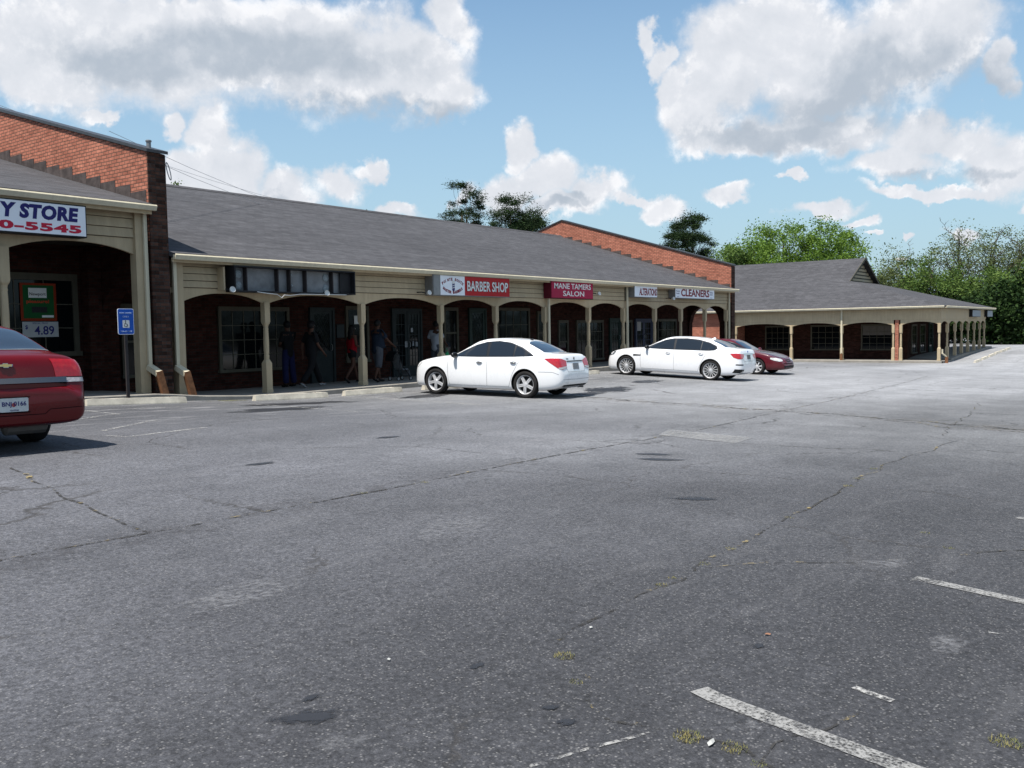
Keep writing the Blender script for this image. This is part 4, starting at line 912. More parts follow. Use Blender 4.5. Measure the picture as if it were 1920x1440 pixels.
# litter
DULLP = plain('dull_paper', (.38, .38, .36), .8)
for i, (x, y, m, cat, nm, lb) in enumerate(((2.87, 2.87, DULLP, 'litter', 'paper_scrap', 'tiny white scrap of paper on the dark asphalt left of centre'), (3.81, 2.38, DULLP, 'litter', 'paper_scrap', 'tiny pale scrap near the grassy crack'), (4.27, 1.64, plain('dry_leaf', (.25, .13, .08), .8), 'leaf', 'dry_leaf', 'single brown dry leaf on the open asphalt'), (3.01, 1.37, DULLP, 'litter', 'paper_scrap', 'white strip of paper lying in the weeds'))):
    bm = bmesh.new(); r0 = .010 if i < 3 else .02; vs = [bm.verts.new((r0*(1+.4*noise.noise((k, i, 0)))*math.cos(k*1.05)*(1.6 if i > 1 else 1), r0*math.sin(k*1.05)*(.6 if i == 3 else 1), .004+.004*(k % 2))) for k in range(6)]
    c0 = bm.verts.new((0, 0, .012))
    for k in range(6): bm.faces.new((vs[k], vs[(k+1) % 6], c0))
    bm.faces.new(vs[::-1])
    o = obj(nm, bm, m); o.location = (x, y, gz(x, y)+.004); o.rotation_euler = (0, 0, i*1.1); tag(o, lb, cat)
# weeds in the cracks: one mass nobody could count
bm = bmesh.new(); rnd = random.Random(3)
for x, y, s_, n in ((3.41,2.28,.05,50),(3.01,1.46,.055,70),(3.03,1.29,.05,50),(3.69,0.51,.06,50),(3.19,2.07,.03,20),(4.90,2.48,.03,20),(4.72,2.46,.04,25),(9.61,2.72,.06,20),(9.04,2.66,.06,20),(7.13,2.56,.04,18),(5.82,2.50,.04,18),(5.33,2.47,.04,16),(6.83,1.32,.04,16),(7.24,1.56,.04,16),(12.7,17.7,.22,160),(13.1,17.8,.2,130),(12.3,17.75,.12,50),(2.97,1.17,.03,20),(10.46,2.79,.07,18),(6.4,5.86,.05,16),(5.6,5.88,.05,16)):
    for k in range(int(n*3)):
        a = rnd.uniform(0, 6.28); r0 = s_*math.sqrt(rnd.random()); px, py = x+r0*math.cos(a), y+r0*math.sin(a); z0 = gz(px, py)+.002; h = s_*rnd.uniform(.08, .28)*(.2 if s_ > .1 else 1); b = rnd.uniform(0, 6.28); wd_ = .0012+.008*s_
        tip = (px+h*.8*math.cos(b), py+h*.8*math.sin(b), z0+h)
        f = bm.faces.new([bm.verts.new(q) for q in ((px-wd_*math.sin(b), py+wd_*math.cos(b), z0), (px+wd_*math.sin(b), py-wd_*math.cos(b), z0), tip)])
m, n, b = new_mat('dry_weed'); n.put(b.inputs['Base Color'], n.mix(n.mapr(n.noise(pos(n), 30.0, 3), .35, .65), (.09, .11, .03), (.22, .18, .06))); b.inputs['Roughness'].default_value = .8
tag(obj('weeds', bm, m, recalc=False), kind='stuff')

# ------------------------------------------------------------------ cars
def pchip(pts):
    P_ = sorted(pts); xs = np.array([q[0] for q in P_], float); ys = np.array([q[1] for q in P_], float)
    h = np.diff(xs); d = np.diff(ys)/h; m = np.zeros(len(xs)); m[0], m[-1] = d[0], d[-1]
    for i in range(1, len(xs)-1):
        if d[i-1]*d[i] > 0: w1, w2 = 2*h[i]+h[i-1], h[i]+2*h[i-1]; m[i] = (w1+w2)/(w1/d[i-1]+w2/d[i])
    def f(x):
        x = min(max(x, xs[0]), xs[-1]); i = min(max(int(np.searchsorted(xs, x))-1, 0), len(h)-1); t = (x-xs[i])/h[i]
        return float((1+2*t)*(1-t)**2*ys[i]+t*(1-t)**2*h[i]*m[i]+t*t*(3-2*t)*ys[i+1]+t*t*(t-1)*h[i]*m[i+1])
    return f
def car_paint(name, c, rough=0.28, metal=0.0, flake=False, dust=0.0, coat=0.9):
    m, n, b = new_mat(name); P = objc(n); x, y, z = n.sep(P)
    col = n.mix(n.mapr(n.noise(P, 1.5, 3), .3, .7), tuple(k*.96 for k in c), c)
    dn = n.math('MULTIPLY', n.mapr(z, 0.15, 0.75, 1.0, 0.0), n.mapr(n.noise(P, 9.0, 5, .7), .35, .75, .0, dust))
    n.put(b.inputs['Base Color'], n.mix(dn, col, (.22, .19, .15))); b.inputs['Metallic'].default_value = metal
    n.put(b.inputs['Roughness'], n.mapr(n.noise(P, 3.0, 4), .3, .7, rough*.85, rough*1.2)); b.inputs['Coat Weight'].default_value = coat; b.inputs['Specular IOR Level'].default_value = 0.5 if coat > .6 else 0.25; b.inputs['Coat Roughness'].default_value = 0.035
    return m
CGLASS = plain('tinted_car_glass', (0.010, 0.014, 0.020), 0.03, spec=0.6, var=0.0)
CGLASSR = plain('rear_window_glass', (0.018, 0.028, 0.045), 0.04, spec=0.7, coat=0.3, var=0.0)
TYRE = plain('tyre_rubber', (0.022, 0.021, 0.021), 0.85, var=0.2, bump=0.002, bs=30)
RIMM = plain('alloy_rim', (0.62, 0.62, 0.63), 0.35, metal=0.35, var=0.1)
RIMD = plain('dark_brake_space', (0.02, 0.02, 0.02), 0.7, var=0.1)
SEAMD = plain('panel_gap', (0.12, 0.12, 0.125), 0.7, var=0.0)
SEAMK = plain('panel_gap_dark', (0.012, 0.002, 0.003), 0.9, spec=0.1, var=0.0)
TRIMB = plain('black_trim', (0.010, 0.010, 0.011), 0.3, var=0.0)
TAILR = plain('red_tail_lens', (0.42, 0.008, 0.015), 0.08, coat=0.8, var=0.25, vs=25)
TAILC = plain('clear_lens', (0.45, 0.42, 0.42), 0.1, coat=0.6, var=0.3, vs=30)
LENS = plain('headlight_lens', (0.55, 0.55, 0.53), 0.08, coat=0.8, var=0.2, vs=20)
PLATEM = plain('licence_plate_face', (0.55, 0.56, 0.55), 0.5, var=0.08, vs=20)
CEMB = plain('gold_emblem', (0.55, 0.42, 0.16), 0.3, metal=0.7, var=0.05)

class Car:
    def __init__(s, label, C):
        s.C = C; s.t = thing('parked_car', label, 'car', group='cars parked along the shop front')
        s.paint = C['paint']; f = {k: pchip(C[k]) for k in ('tz', 'bz', 'wm', 'wt', 'z0')}; xf, xr_ = C['xf'], C['xr']
        s.f = f; xs = []; x = xr_
        while x < xf:
            xs.append(x); e = min(x-xr_, xf-x); x += 0.008 if e < .06 else (0.02 if e < .3 else 0.045)
        xs.append(xf); bm = bmesh.new(); rings = []
        for x in xs:
            w_, wt, tz, bz, z0 = f['wm'](x), f['wt'](x), f['tz'](x), f['bz'](x), f['z0'](x)
            bz = min(bz, tz-.012); bz = max(bz, z0+.05); H = bz-z0; h = tz-bz; c = min(.055, h*.55); q = []
            q += [(0, z0), (.55*w_, z0), (.88*w_, z0+.005), (.955*w_, z0+min(.05, H*.12)), (.985*w_, z0+H*.22), (w_*1.0, z0+H*.40), (w_*1.002, z0+H*.58), (w_*.998, z0+H*.74), (w_*.987, z0+H*.88), (w_*.968, z0+H*.965), (w_*.945, bz+h*.02)]
            wb = w_*.945; wt = min(wt, wb-.02)
            for k in (.2, .45, .7, .9): q.append((wb+(wt-wb)*k+.018*math.sin(math.pi*k)*min(1, h/.3), bz+(h-c)*k))
            q += [(wt-.012, tz-c*.88), (wt*.93, tz-c*.55), (wt*.78, tz-c*.28), (wt*.5, tz-c*.08), (0, tz)]
            # smooth the polyline once
            half = [q[0]]
            for a, b in zip(q[:-1], q[1:]): half += [(a[0]*.75+b[0]*.25, a[1]*.75+b[1]*.25), (a[0]*.25+b[0]*.75, a[1]*.25+b[1]*.75)]
            half.append(q[-1]); full = half + [(-a, b) for a, b in half[-2:0:-1]]
            rings.append([bm.verts.new((x, a, b)) for a, b in full])
        n = len(rings[0])
        for i in range(len(rings)-1):
            for k in range(n): bm.faces.new((rings[i][k], rings[i+1][k], rings[i+1][(k+1) % n], rings[i][(k+1) % n]))
        bm.faces.new(rings[0]); bm.faces.new(rings[-1][::-1])
        bmesh.ops.recalc_face_normals(bm, faces=bm.faces); s.bvh = BVHTree.FromBMesh(bm)
        body = obj('body', bm, [s.paint, BLKP], s.t, smooth=True)
        # wheel arches
        cb = bmesh.new()
        for wx in (C['wb']/2, -C['wb']/2):
            for sg in (1, -1):
                T = Matrix.Translation((wx, sg*(C['W']+.12), C['r']+.01)) @ Matrix.Rotation(R(90*sg), 4, 'X')
                lathe(cb, [(C['ra'], 0), (C['ra'], .46)], 40, T=T)
        bmesh.ops.recalc_face_normals(cb, faces=cb.faces)
        for f_ in cb.faces: f_.material_index = 1
        cut = obj('cutter', cb, [s.paint, BLKP]); md = body.modifiers.new('b', 'BOOLEAN'); md.object = cut; md.operation = 'DIFFERENCE'; md.solver = 'EXACT'
        me = eval_mesh(body); body.modifiers.clear(); body.data = me; bpy.data.objects.remove(cut)
        at = me.attributes.get('sharp_edge') or me.attributes.new('sharp_edge', 'BOOLEAN', 'EDGE')
        b3 = bmesh.new(); b3.from_mesh(me)
        for e in b3.edges:
            if len(e.link_faces) == 2 and e.calc_face_angle(0) > R(38): e.smooth = False
        b3.to_mesh(me); b3.free()
        s.body = body
        for wx, nm in ((C['wb']/2, 'f'), (-C['wb']/2, 'r')):
            for sg in (1, -1): s.wheel(wx, sg)
    def hit(s, mode, u, v, off, side=1):
        if mode == 'side': o, d = Vector((u, side*3, v)), Vector((0, -side, 0))
        elif mode in ('rc', 'fc'):      # diagonal view on a rear or front corner; u runs round the corner towards the side
            k = -1 if mode == 'rc' else 1; X0 = (s.C['xr']+.12 if k < 0 else s.C['xf']-.25); d = Vector((-k, -side, 0)).normalized(); t_ = Vector((-k, side, 0)).normalized()
            o = Vector((X0, side*(s.C['W']-.12), v))+t_*u-d*3
        elif mode == 'rear': o, d = Vector((-5, u, v)), Vector((1, 0, 0))
        elif mode == 'front': o, d = Vector((5, u, v)), Vector((-1, 0, 0))
        else: o, d = Vector((u, v, 3)), Vector((0, 0, -1))
        loc, nor, idx, dist = s.bvh.ray_cast(o, d)
        if loc is None: return None
        if nor.dot(d) > 0: nor = -nor
        return loc+nor*off
    def decal(s, name, poly, mode, m, off=.004, side=1, parent=None, step=.05, bm=None, keep=False, mirror=False):
        bm = bm or bmesh.new()
        for sg in ((1, -1) if mirror else (1,)):
            pp = [(u*sg, v) for u, v in poly] if mode in ('rear', 'front') else ([(u, v*sg) for u, v in poly] if mode == 'top' else poly)
            grid_poly(bm, pp, step, lambda u, v: s.hit(mode, u, v, off, side))
        if keep: return bm
        return obj(name, bm, m, parent or s.t, smooth=True)
    def line(s, pts, mode, wd, m, off=.0025, side=1, bm=None):
        bm = bm if bm is not None else bmesh.new(); P_ = []
        for a, b in zip(pts[:-1], pts[1:]):
            L_ = math.hypot(b[0]-a[0], b[1]-a[1]); k = max(1, int(L_/.04)); P_ += [(a[0]+(b[0]-a[0])*i/k, a[1]+(b[1]-a[1])*i/k) for i in range(k)]
        P_.append(pts[-1]); prev = None
        for i, q in enumerate(P_):
            a, b = P_[max(i-1, 0)], P_[min(i+1, len(P_)-1)]; d = Vector((b[0]-a[0], b[1]-a[1])).normalized()
            c = [s.hit(mode, q[0]-e*wd/2*d.y, q[1]+e*wd/2*d.x, off, side) for e in (-1, 1)]
            if None in c: prev = None; continue
            c = [bm.verts.new(v) for v in c]
            if prev: bm.faces.new((prev[0], c[0], c[1], prev[1]))
            prev = c
        return bm
    def wheel(s, wx, sg):
        C = s.C; r = C['r']; w_ = C.get('tw', .215); yo = C['W']-.015; T = Matrix.Translation((wx, sg*(yo-w_/2), r)) @ Matrix.Rotation(R(-90*sg), 4, 'X')
        h = w_/2; rr = C.get('rim', .235)
        root = obj('wheel', lathe(bmesh.new(), [(rr-.01, -h*.7), (rr-.005, h*.80), (rr+.006, h*.84), (rr+.006, h*.74), (rr-.03, h*.3), (rr-.03, -h*.7)], 36, T=T, close=True), RIMM, s.t, smooth=True)
        obj('tyre', lathe(bmesh.new(), [(rr, -h*.75), (rr+.02, -h*.98), (r-.03, -h), (r-.008, -h*.86), (r, -h*.55), (r, h*.55), (r-.008, h*.86), (r-.03, h), (rr+.03, h*.98), (rr+.006, h*.86), (rr, h*.5)], 40, T=T, close=True), TYRE, root, smooth=True)
        obj('brake_disc', lathe(bmesh.new(), [(rr-.035, -h*.2), (rr-.035, h*.05), (.02, h*.05)], 24, T=T), RIMD, root)
        bm = bmesh.new(); n = C['spokes']; st = C['sp_style']
        for k in range(n):
            for e in ((-1, 1) if st == 'pair' else (0,)):
                a = 2*math.pi*k/n+.2; w0, w1 = C['sp_w']; ofs = e*C.get('sp_off', .0)
                Rz = T @ Matrix.Rotation(a+(e*C.get('sp_ang', 0)), 4, 'Z')
                top = h*.62
                P0 = [(.035, -w0+ofs, top+.012), (.035, w0+ofs, top+.012), (.035, w0+ofs, top-.03), (.035, -w0+ofs, top-.03)]
                P1 = [(rr-.004, -w1+ofs, top+.002), (rr-.004, w1+ofs, top+.002), (rr-.004, w1+ofs, top-.03), (rr-.004, -w1+ofs, top-.03)]
                A = [bm.verts.new(Rz @ Vector(q)) for q in P0]; Bq = [bm.verts.new(Rz @ Vector(q)) for q in P1]
                for i in range(4): bm.faces.new((A[i], A[(i+1) % 4], Bq[(i+1) % 4], Bq[i]))
                bm.faces.new(A[::-1]); bm.faces.new(Bq)
        lathe(bm, [(.062, h*.3), (.062, h*.62), (.045, h*.78), (.02, h*.8)], 16, T=T)
        obj('spokes', bm, RIMM, root)
    def place(s, x, y, hd):
        c, sn = math.cos(R(hd)), math.sin(R(hd)); wb, tr = s.C['wb'], s.C['W']
        P_ = {}
        for k, (u, v) in {'fl': (wb/2, tr), 'fr': (wb/2, -tr), 'rl': (-wb/2, tr), 'rr': (-wb/2, -tr)}.items():
            X, Y = x+c*u-sn*v, y+sn*u+c*v; P_[k] = Vector((X, Y, gz(X, Y)))
        f_ = ((P_['fl']+P_['fr'])/2-(P_['rl']+P_['rr'])/2).normalized(); l_ = ((P_['fl']+P_['rl'])/2-(P_['fr']+P_['rr'])/2).normalized(); up_ = f_.cross(l_).normalized(); l_ = up_.cross(f_)
        m = Matrix((f_, l_, up_)).transposed().to_4x4(); m.translation = sum(P_.values(), Vector())/4; s.t.matrix_world = m
    def mirror_(s, x, z, m, arm=.06):
        for sg in (1, -1):
            q = s.hit('side', x, z, 0, sg); bm = bmesh.new()
            T = Matrix.Translation(q+Vector((-.02, sg*(arm+.09), .03)))
            bmesh.ops.create_icosphere(bm, subdivisions=3, radius=1, matrix=T @ Matrix.Diagonal((.075, .115, .075, 1)))
            for v in bm.verts:
                if v.co.x < q.x-.055: v.co.x = q.x-.055
            mm = obj('mirror', bm, m, s.t, smooth=True)
            obj('mirror_arm', tube(bmesh.new(), [q+Vector((0, -sg*.02, -.01)), q+Vector((-.0, sg*(arm+.04), .01))], .022, 8), TRIMB, mm)
    def handles(s, pts, m, z_drop=.0):
        for sg in (1, -1):
            for x, z in pts:
                P_ = [s.hit('side', x-.09+.03*k, z+.004*math.sin(k/6*math.pi)-.002, [.006, .028, .036, .038, .036, .028, .006][k], sg) for k in range(7)]
                h = obj('door_handle', tube(bmesh.new(), P_, [.007, .010, .012, .012, .012, .010, .007], 8), m, s.t, smooth=True)
                if z_drop >= 0: s.decal('handle_cup', [(x-.055+.0*k, z-.035) if k == 0 else q for k, q in enumerate([(0, 0), (x+.055, z-.035), (x+.07, z), (x+.03, z+.022), (x-.03, z+.022), (x-.07, z)])], 'side', SEAMD, .0015, sg, parent=h, step=.03)
    def plate(s, yc, zc, txt=None, w_=.305, h_=.152, m=None, tilt=0):
        q = s.hit('rear', yc, zc, .006); T = Matrix.Translation(q) @ Matrix(((0, 0, -1, 0), (-1, 0, 0, 0), (0, 1, 0, 0), (0, 0, 0, 1))) @ Matrix.Rotation(R(tilt), 4, 'X')
        p_ = obj('licence_plate', prism(bmesh.new(), rrect(w_, h_, .015), 'z', 0, .008, T=T), m or PLATEM, s.t)
        if txt: text_obj('lettering', txt, w_*.84, h_*.42, T @ Matrix.Translation((-w_*.42, -h_*.18, .008)), NAVY, p_, bold=.01)
        return p_, T
def side_glass(car, dlo, panes, trim=TRIMB):
    for sg in (1, -1):
        base = car.decal('window_surround', dlo, 'side', trim, .0025, sg, step=.05)
        for pn in panes: car.decal('side_window', pn, 'side', CGLASS, .006, sg, parent=base, step=.05)
WHITE1 = car_paint('white_car_paint', (0.83, 0.83, 0.83), dust=.03); WHITE2 = car_paint('pearl_white_car_paint', (0.81, 0.81, 0.82), dust=.02)
RED1 = car_paint('dark_red_car_paint', (0.10, 0.0004, 0.002), .3, .0, dust=.02, coat=.3); RED2 = car_paint('maroon_car_paint', (0.085, 0.002, 0.008), .3, .0, dust=.08, coat=.5)
HOODM = car_paint('faded_maroon_hood', (0.05, 0.028, 0.04), .5, .2, dust=.2)

# --- nearer white sedan
C1 = dict(paint=WHITE1, xf=2.20, xr=-2.33, wb=2.685, W=.895, r=.335, ra=.385, spokes=5, sp_style='pair', sp_w=(.017, .014), sp_off=.020, rim=.235,
  tz=[(-2.33, .62), (-2.315, .70), (-2.26, .90), (-2.215, 1.045), (-2.17, 1.09), (-2.0, 1.105), (-1.80, 1.125), (-1.55, 1.235), (-1.25, 1.36), (-.95, 1.44), (-.5, 1.477), (-.1, 1.465), (.15, 1.42), (.5, 1.26), (.85, 1.085), (1.0, 1.035), (1.3, 1.00), (1.70, .92), (1.98, .81), (2.11, .70), (2.18, .58), (2.20, .50)],
  bz=[(-2.33, .58), (-2.26, .86), (-2.18, 1.0), (-2.0, 1.03), (-1.5, 1.02), (-.5, .985), (.6, .965), (1.0, .975), (1.5, .93), (1.9, .83), (2.05, .72), (2.20, .47)],
  wm=[(-2.33, .66), (-2.31, .72), (-2.25, .79), (-2.1, .845), (-1.8, .88), (-1.2, .897), (0, .893), (1.2, .893), (1.6, .875), (1.85, .82), (2.02, .74), (2.13, .63), (2.20, .50)],
  wt=[(-2.33, .5), (-2.1, .70), (-1.8, .66), (-1.3, .585), (-.5, .585), (.1, .58), (.6, .62), (1.0, .70), (1.5, .70), (2.0, .62), (2.27, .4)],
  z0=[(-2.33, .42), (-2.28, .33), (-2.1, .24), (-1.7, .19), (0, .18), (1.6, .19), (2.1, .20), (2.24, .24), (2.27, .30)])
c1 = Car('nearer white sedan with five spoke wheels, nose to the shop front', C1)
side_glass(c1, [(.90, .985), (.55, 1.155), (.2, 1.30), (-.1, 1.375), (-.45, 1.40), (-.8, 1.365), (-1.15, 1.255), (-1.42, 1.12), (-1.58, 1.035), (-1.0, 1.01), (0, .99)],
  [[(.80, 1.0), (.50, 1.145), (.18, 1.28), (-.05, 1.34), (-.14, 1.36), (-.20, 1.02), (.3, 1.01)], [(-.27, 1.02), (-.24, 1.375), (-.45, 1.38), (-.72, 1.355), (-.95, 1.30), (-.98, 1.03)], [(-1.02, 1.03), (-1.0, 1.275), (-1.16, 1.225), (-1.4, 1.10), (-1.50, 1.045)]])
c1.decal('windshield', [(1.0, 0), (.97, .35), (.86, .60), (.30, .535), (.17, .3), (.14, 0), (.17, -.3), (.30, -.535), (.86, -.60), (.97, -.35)], 'top', CGLASSR, .003)
c1.decal('rear_window', [(-1.13, 0), (-1.17, .30), (-1.26, .50), (-1.72, .565), (-1.80, .3), (-1.82, 0), (-1.80, -.3), (-1.72, -.565), (-1.26, -.50), (-1.17, -.30)], 'top', CGLASSR, .003)
def seams(car, sidelines, other, m, wd=.007):
    bm = bmesh.new()
    for sg in (1, -1):
        for l in sidelines: car.line(l, 'side', wd, m, side=sg, bm=bm)
    for mode, l in other: car.line(l, mode, wd, m, bm=bm)
    obj('panel_gaps', bm, m, car.t)
seams(c1, [[(.93, .96), (.95, .70), (.93, .40), (.90, .27)], [(-.23, .98), (-.25, .6), (-.24, .27)], [(-1.30, 1.02), (-1.16, .88), (-1.0, .60), (-.93, .40), (-.88, .27)], [(.90, .27), (-.88, .27)], [(-1.72, .66), (-2.1, .66), (-2.25, .60)], [(1.25, .97), (1.5, .93), (1.9, .84)]],
  [('rear', [(-.52, .98), (-.50, .78), (-.44, .66), (.44, .66), (.50, .78), (.52, .98)]), ('rear', [(-.70, .48), (0, .47), (.70, .48)])], SEAMD)
for sg in (1, -1):
    bm = c1.decal('', [(.30, .985), (.10, 1.0), (-.10, .985), (-.27, .93), (-.27, .76), (-.12, .715), (.02, .76), (.18, .88)], 'rc', None, .006, sg, keep=True, step=.03)
    tl = obj('tail_light', bm, TAILR, c1.t, smooth=True)
    c1.decal('reverse_lens', [(0, .77), (-.26, .80), (-.26, .765), (-.12, .725), (-.02, .745)], 'rc', TAILC, .010, sg, parent=tl, step=.03)
    bm = c1.decal('', [(2.22, .72), (1.98, .83), (1.78, .83), (1.95, .70), (2.15, .64)], 'side', None, .005, sg, keep=True)
    obj('headlight', bm, LENS, c1.t, smooth=True)
    c1.decal('fog_marker', [(2.16, .47), (2.12, .47), (2.12, .53), (2.16, .53)], 'side', BLKP, .004, sg, step=.02)
c1.decal('boot_trim', [(-.42, .90), (.42, .90), (.42, .93), (-.42, .93)], 'rear', TRIMB, .008)
c1.plate(0, .79, None, tilt=-8, m=plain('dusty_plate', (.20, .21, .22), .5, var=.3, vs=30))
q = c1.hit('rear', 0, .985, .004); obj('emblem', lathe(bmesh.new(), [(.035, 0), (.035, .006), (.02, .008)], 12, T=Matrix.Translation(q) @ Matrix.Rotation(R(-90), 4, 'Y')), GREYM, c1.t)
for a, b in ((.30, .38),): c1.decal('model_script', [(a, .965), (b+.04, .965), (b+.04, .99), (a, .99)], 'rear', GREYM, .005, step=.03)
c1.decal('bumper_under', [(-.62, .30), (.62, .30), (.62, .345), (-.62, .345)], 'rear', BLKP, .004)
c1.mirror_(.72, 1.0, TRIMB); c1.handles([(-.02, .86), (-1.02, .875)], CHROME)
q = c1.hit('top', -1.02, 0, 0); obj('roof_antenna', prism(bmesh.new(), [(-.07, q.z-.01), (.05, q.z-.01), (-.05, q.z+.045)], 'y', -.012, .012, T=Matrix.Translation((-1.02, 0, 0))), TRIMB, c1.t)
obj('exhaust', tube(bmesh.new(), [(-2.0, -.5, .27), (-2.27, -.5, .26)], .028, 10), CHROME, c1.t)
c1.place(18.70, 14.50, 96)

# --- farther white saloon
C2 = dict(paint=WHITE2, xf=2.47, xr=-2.66, wb=3.21, W=.945, r=.345, ra=.392, spokes=14, sp_style='one', sp_w=(.008, .011), rim=.262, tw=.24,
  tz=[(-2.66, .60), (-2.645, .68), (-2.61, .86), (-2.57, 1.02), (-2.52, 1.10), (-2.3, 1.13), (-2.08, 1.155), (-1.8, 1.275), (-1.45, 1.395), (-1.1, 1.455), (-.6, 1.482), (-.1, 1.47), (.15, 1.43), (.5, 1.29), (.90, 1.10), (1.05, 1.045), (1.4, 1.02), (1.9, .95), (2.2, .86), (2.36, .74), (2.44, .60), (2.47, .52)],
  bz=[(-2.66, .56), (-2.61, .84), (-2.52, 1.02), (-2.3, 1.045), (-1.5, 1.02), (-.5, .985), (.7, .965), (1.1, .975), (1.7, .94), (2.1, .86), (2.3, .75), (2.47, .48)],
  wm=[(-2.66, .66), (-2.63, .74), (-2.56, .82), (-2.38, .89), (-2.0, .935), (-1.4, .948), (0, .94), (1.3, .945), (1.9, .925), (2.2, .87), (2.35, .79), (2.44, .68), (2.47, .58)],
  wt=[(-2.73, .5), (-2.5, .74), (-2.1, .70), (-1.6, .61), (-.6, .60), (.1, .60), (.6, .64), (1.1, .74), (1.7, .74), (2.2, .66), (2.47, .4)],
  z0=[(-2.66, .40), (-2.61, .30), (-2.4, .22), (-2.0, .18), (0, .17), (1.9, .18), (2.3, .19), (2.45, .24), (2.47, .30)])
c2 = Car('long white luxury saloon with multi spoke wheels parked beside the maroon car', C2)
side_glass(c2, [(.98, 1.0), (.6, 1.175), (.2, 1.335), (-.1, 1.395), (-.6, 1.415), (-1.05, 1.385), (-1.45, 1.30), (-1.72, 1.19), (-1.80, 1.10), (-1.72, 1.03), (-1.5, 1.01), (0, .995)],
  [[(.86, 1.02), (.55, 1.165), (.18, 1.31), (-.05, 1.365), (-.15, 1.375), (-.20, 1.025), (.3, 1.015)], [(-.27, 1.025), (-.23, 1.38), (-.6, 1.39), (-1.05, 1.36), (-1.18, 1.33), (-1.20, 1.03)], [(-1.23, 1.03), (-1.21, 1.325), (-1.43, 1.275), (-1.66, 1.18), (-1.735, 1.10), (-1.67, 1.05), (-1.5, 1.03)]], trim=TRIMB)
c2.decal('windshield', [(1.05, 0), (1.02, .38), (.90, .63), (.32, .56), (.18, .3), (.15, 0), (.18, -.3), (.32, -.56), (.90, -.63), (1.02, -.38)], 'top', CGLASSR, .003)
c2.decal('rear_window', [(-1.40, 0), (-1.44, .32), (-1.54, .53), (-2.0, .60), (-2.08, .3), (-2.10, 0), (-2.08, -.3), (-2.0, -.60), (-1.54, -.53), (-1.44, -.32)], 'top', CGLASSR, .003)
seams(c2, [[(1.02, .96), (1.04, .7), (1.02, .40), (1.0, .29)], [(-.23, .98), (-.25, .6), (-.25, .29)], [(-1.55, 1.0), (-1.42, .88), (-1.28, .62), (-1.20, .45), (-1.15, .29)], [(1.0, .29), (-1.15, .29)], [(1.3, .985), (1.8, .93), (2.2, .82)]],
  [('rear', [(-.60, 1.05), (-.58, .80), (-.50, .70), (.50, .70), (.58, .80), (.60, 1.05)])], SEAMD)
for sg in (1, -1):
    bm = c2.decal('', [(.24, .95), (.05, .965), (-.30, .94), (-.31, .87), (-.22, .78), (.0, .775), (.14, .82)], 'rc', None, .006, sg, keep=True, step=.03)
    obj('tail_light', bm, TAILR, c2.t, smooth=True)
    obj('headlight', c2.decal('', [(2.42, .72), (2.2, .83), (2.02, .85), (2.12, .73), (2.35, .67)], 'side', None, .005, sg, keep=True), plain('dark_headlight', (.10, .11, .12), .1, coat=.8), c2.t, smooth=True)
    g_ = c2.decal('side_vent', [(1.32, .715), (1.02, .735), (1.02, .77), (1.32, .775)], 'side', CHROME, .005, sg, step=.04)
    c2.decal('vent_slot', [(1.30, .725), (1.04, .742), (1.04, .762), (1.30, .764)], 'side', BLKP, .007, sg, parent=g_, step=.04)
    c2.decal('rear_reflector', [(sg*.86, .56), (sg*.60, .56), (sg*.60, .60), (sg*.86, .60)], 'rear', BLKP, .005)
    c2.decal('exhaust_trim', [(sg*.86, .30), (sg*.50, .30), (sg*.52, .42), (sg*.86, .43)], 'rear', BLKP, .008)
    obj('exhaust', tube(bmesh.new(), [(-2.4, sg*.62, .34), (-2.66, sg*.62, .34)], .045, 10), CHROME, c2.t)
c2.plate(0, .84, None, w_=.32, tilt=-8, m=plain('dark_dusty_plate', (.12, .12, .12), .4, var=.4, vs=30))
c2.decal('boot_chrome_strip', [(-.48, .935), (.48, .935), (.48, .96), (-.48, .96)], 'rear', CHROME, .008)
q = c2.hit('rear', 0, 1.02, .004); obj('emblem', lathe(bmesh.new(), [(.037, 0), (.037, .006), (.02, .008)], 14, T=Matrix.Translation(q) @ Matrix.Rotation(R(-90), 4, 'Y')), SIGNBLUE, c2.t)
c2.mirror_(.80, 1.02, TRIMB); c2.handles([(-.02, .88), (-1.25, .90)], CHROME, -1)
q = c2.hit('top', -1.32, 0, 0); obj('roof_antenna', prism(bmesh.new(), [(-.10, q.z-.012), (.08, q.z-.012), (-.06, q.z+.06)], 'y', -.02, .02, T=Matrix.Translation((-1.32, 0, 0))), WHITE2, c2.t)
c2.place(29.80, 14.85, 93)

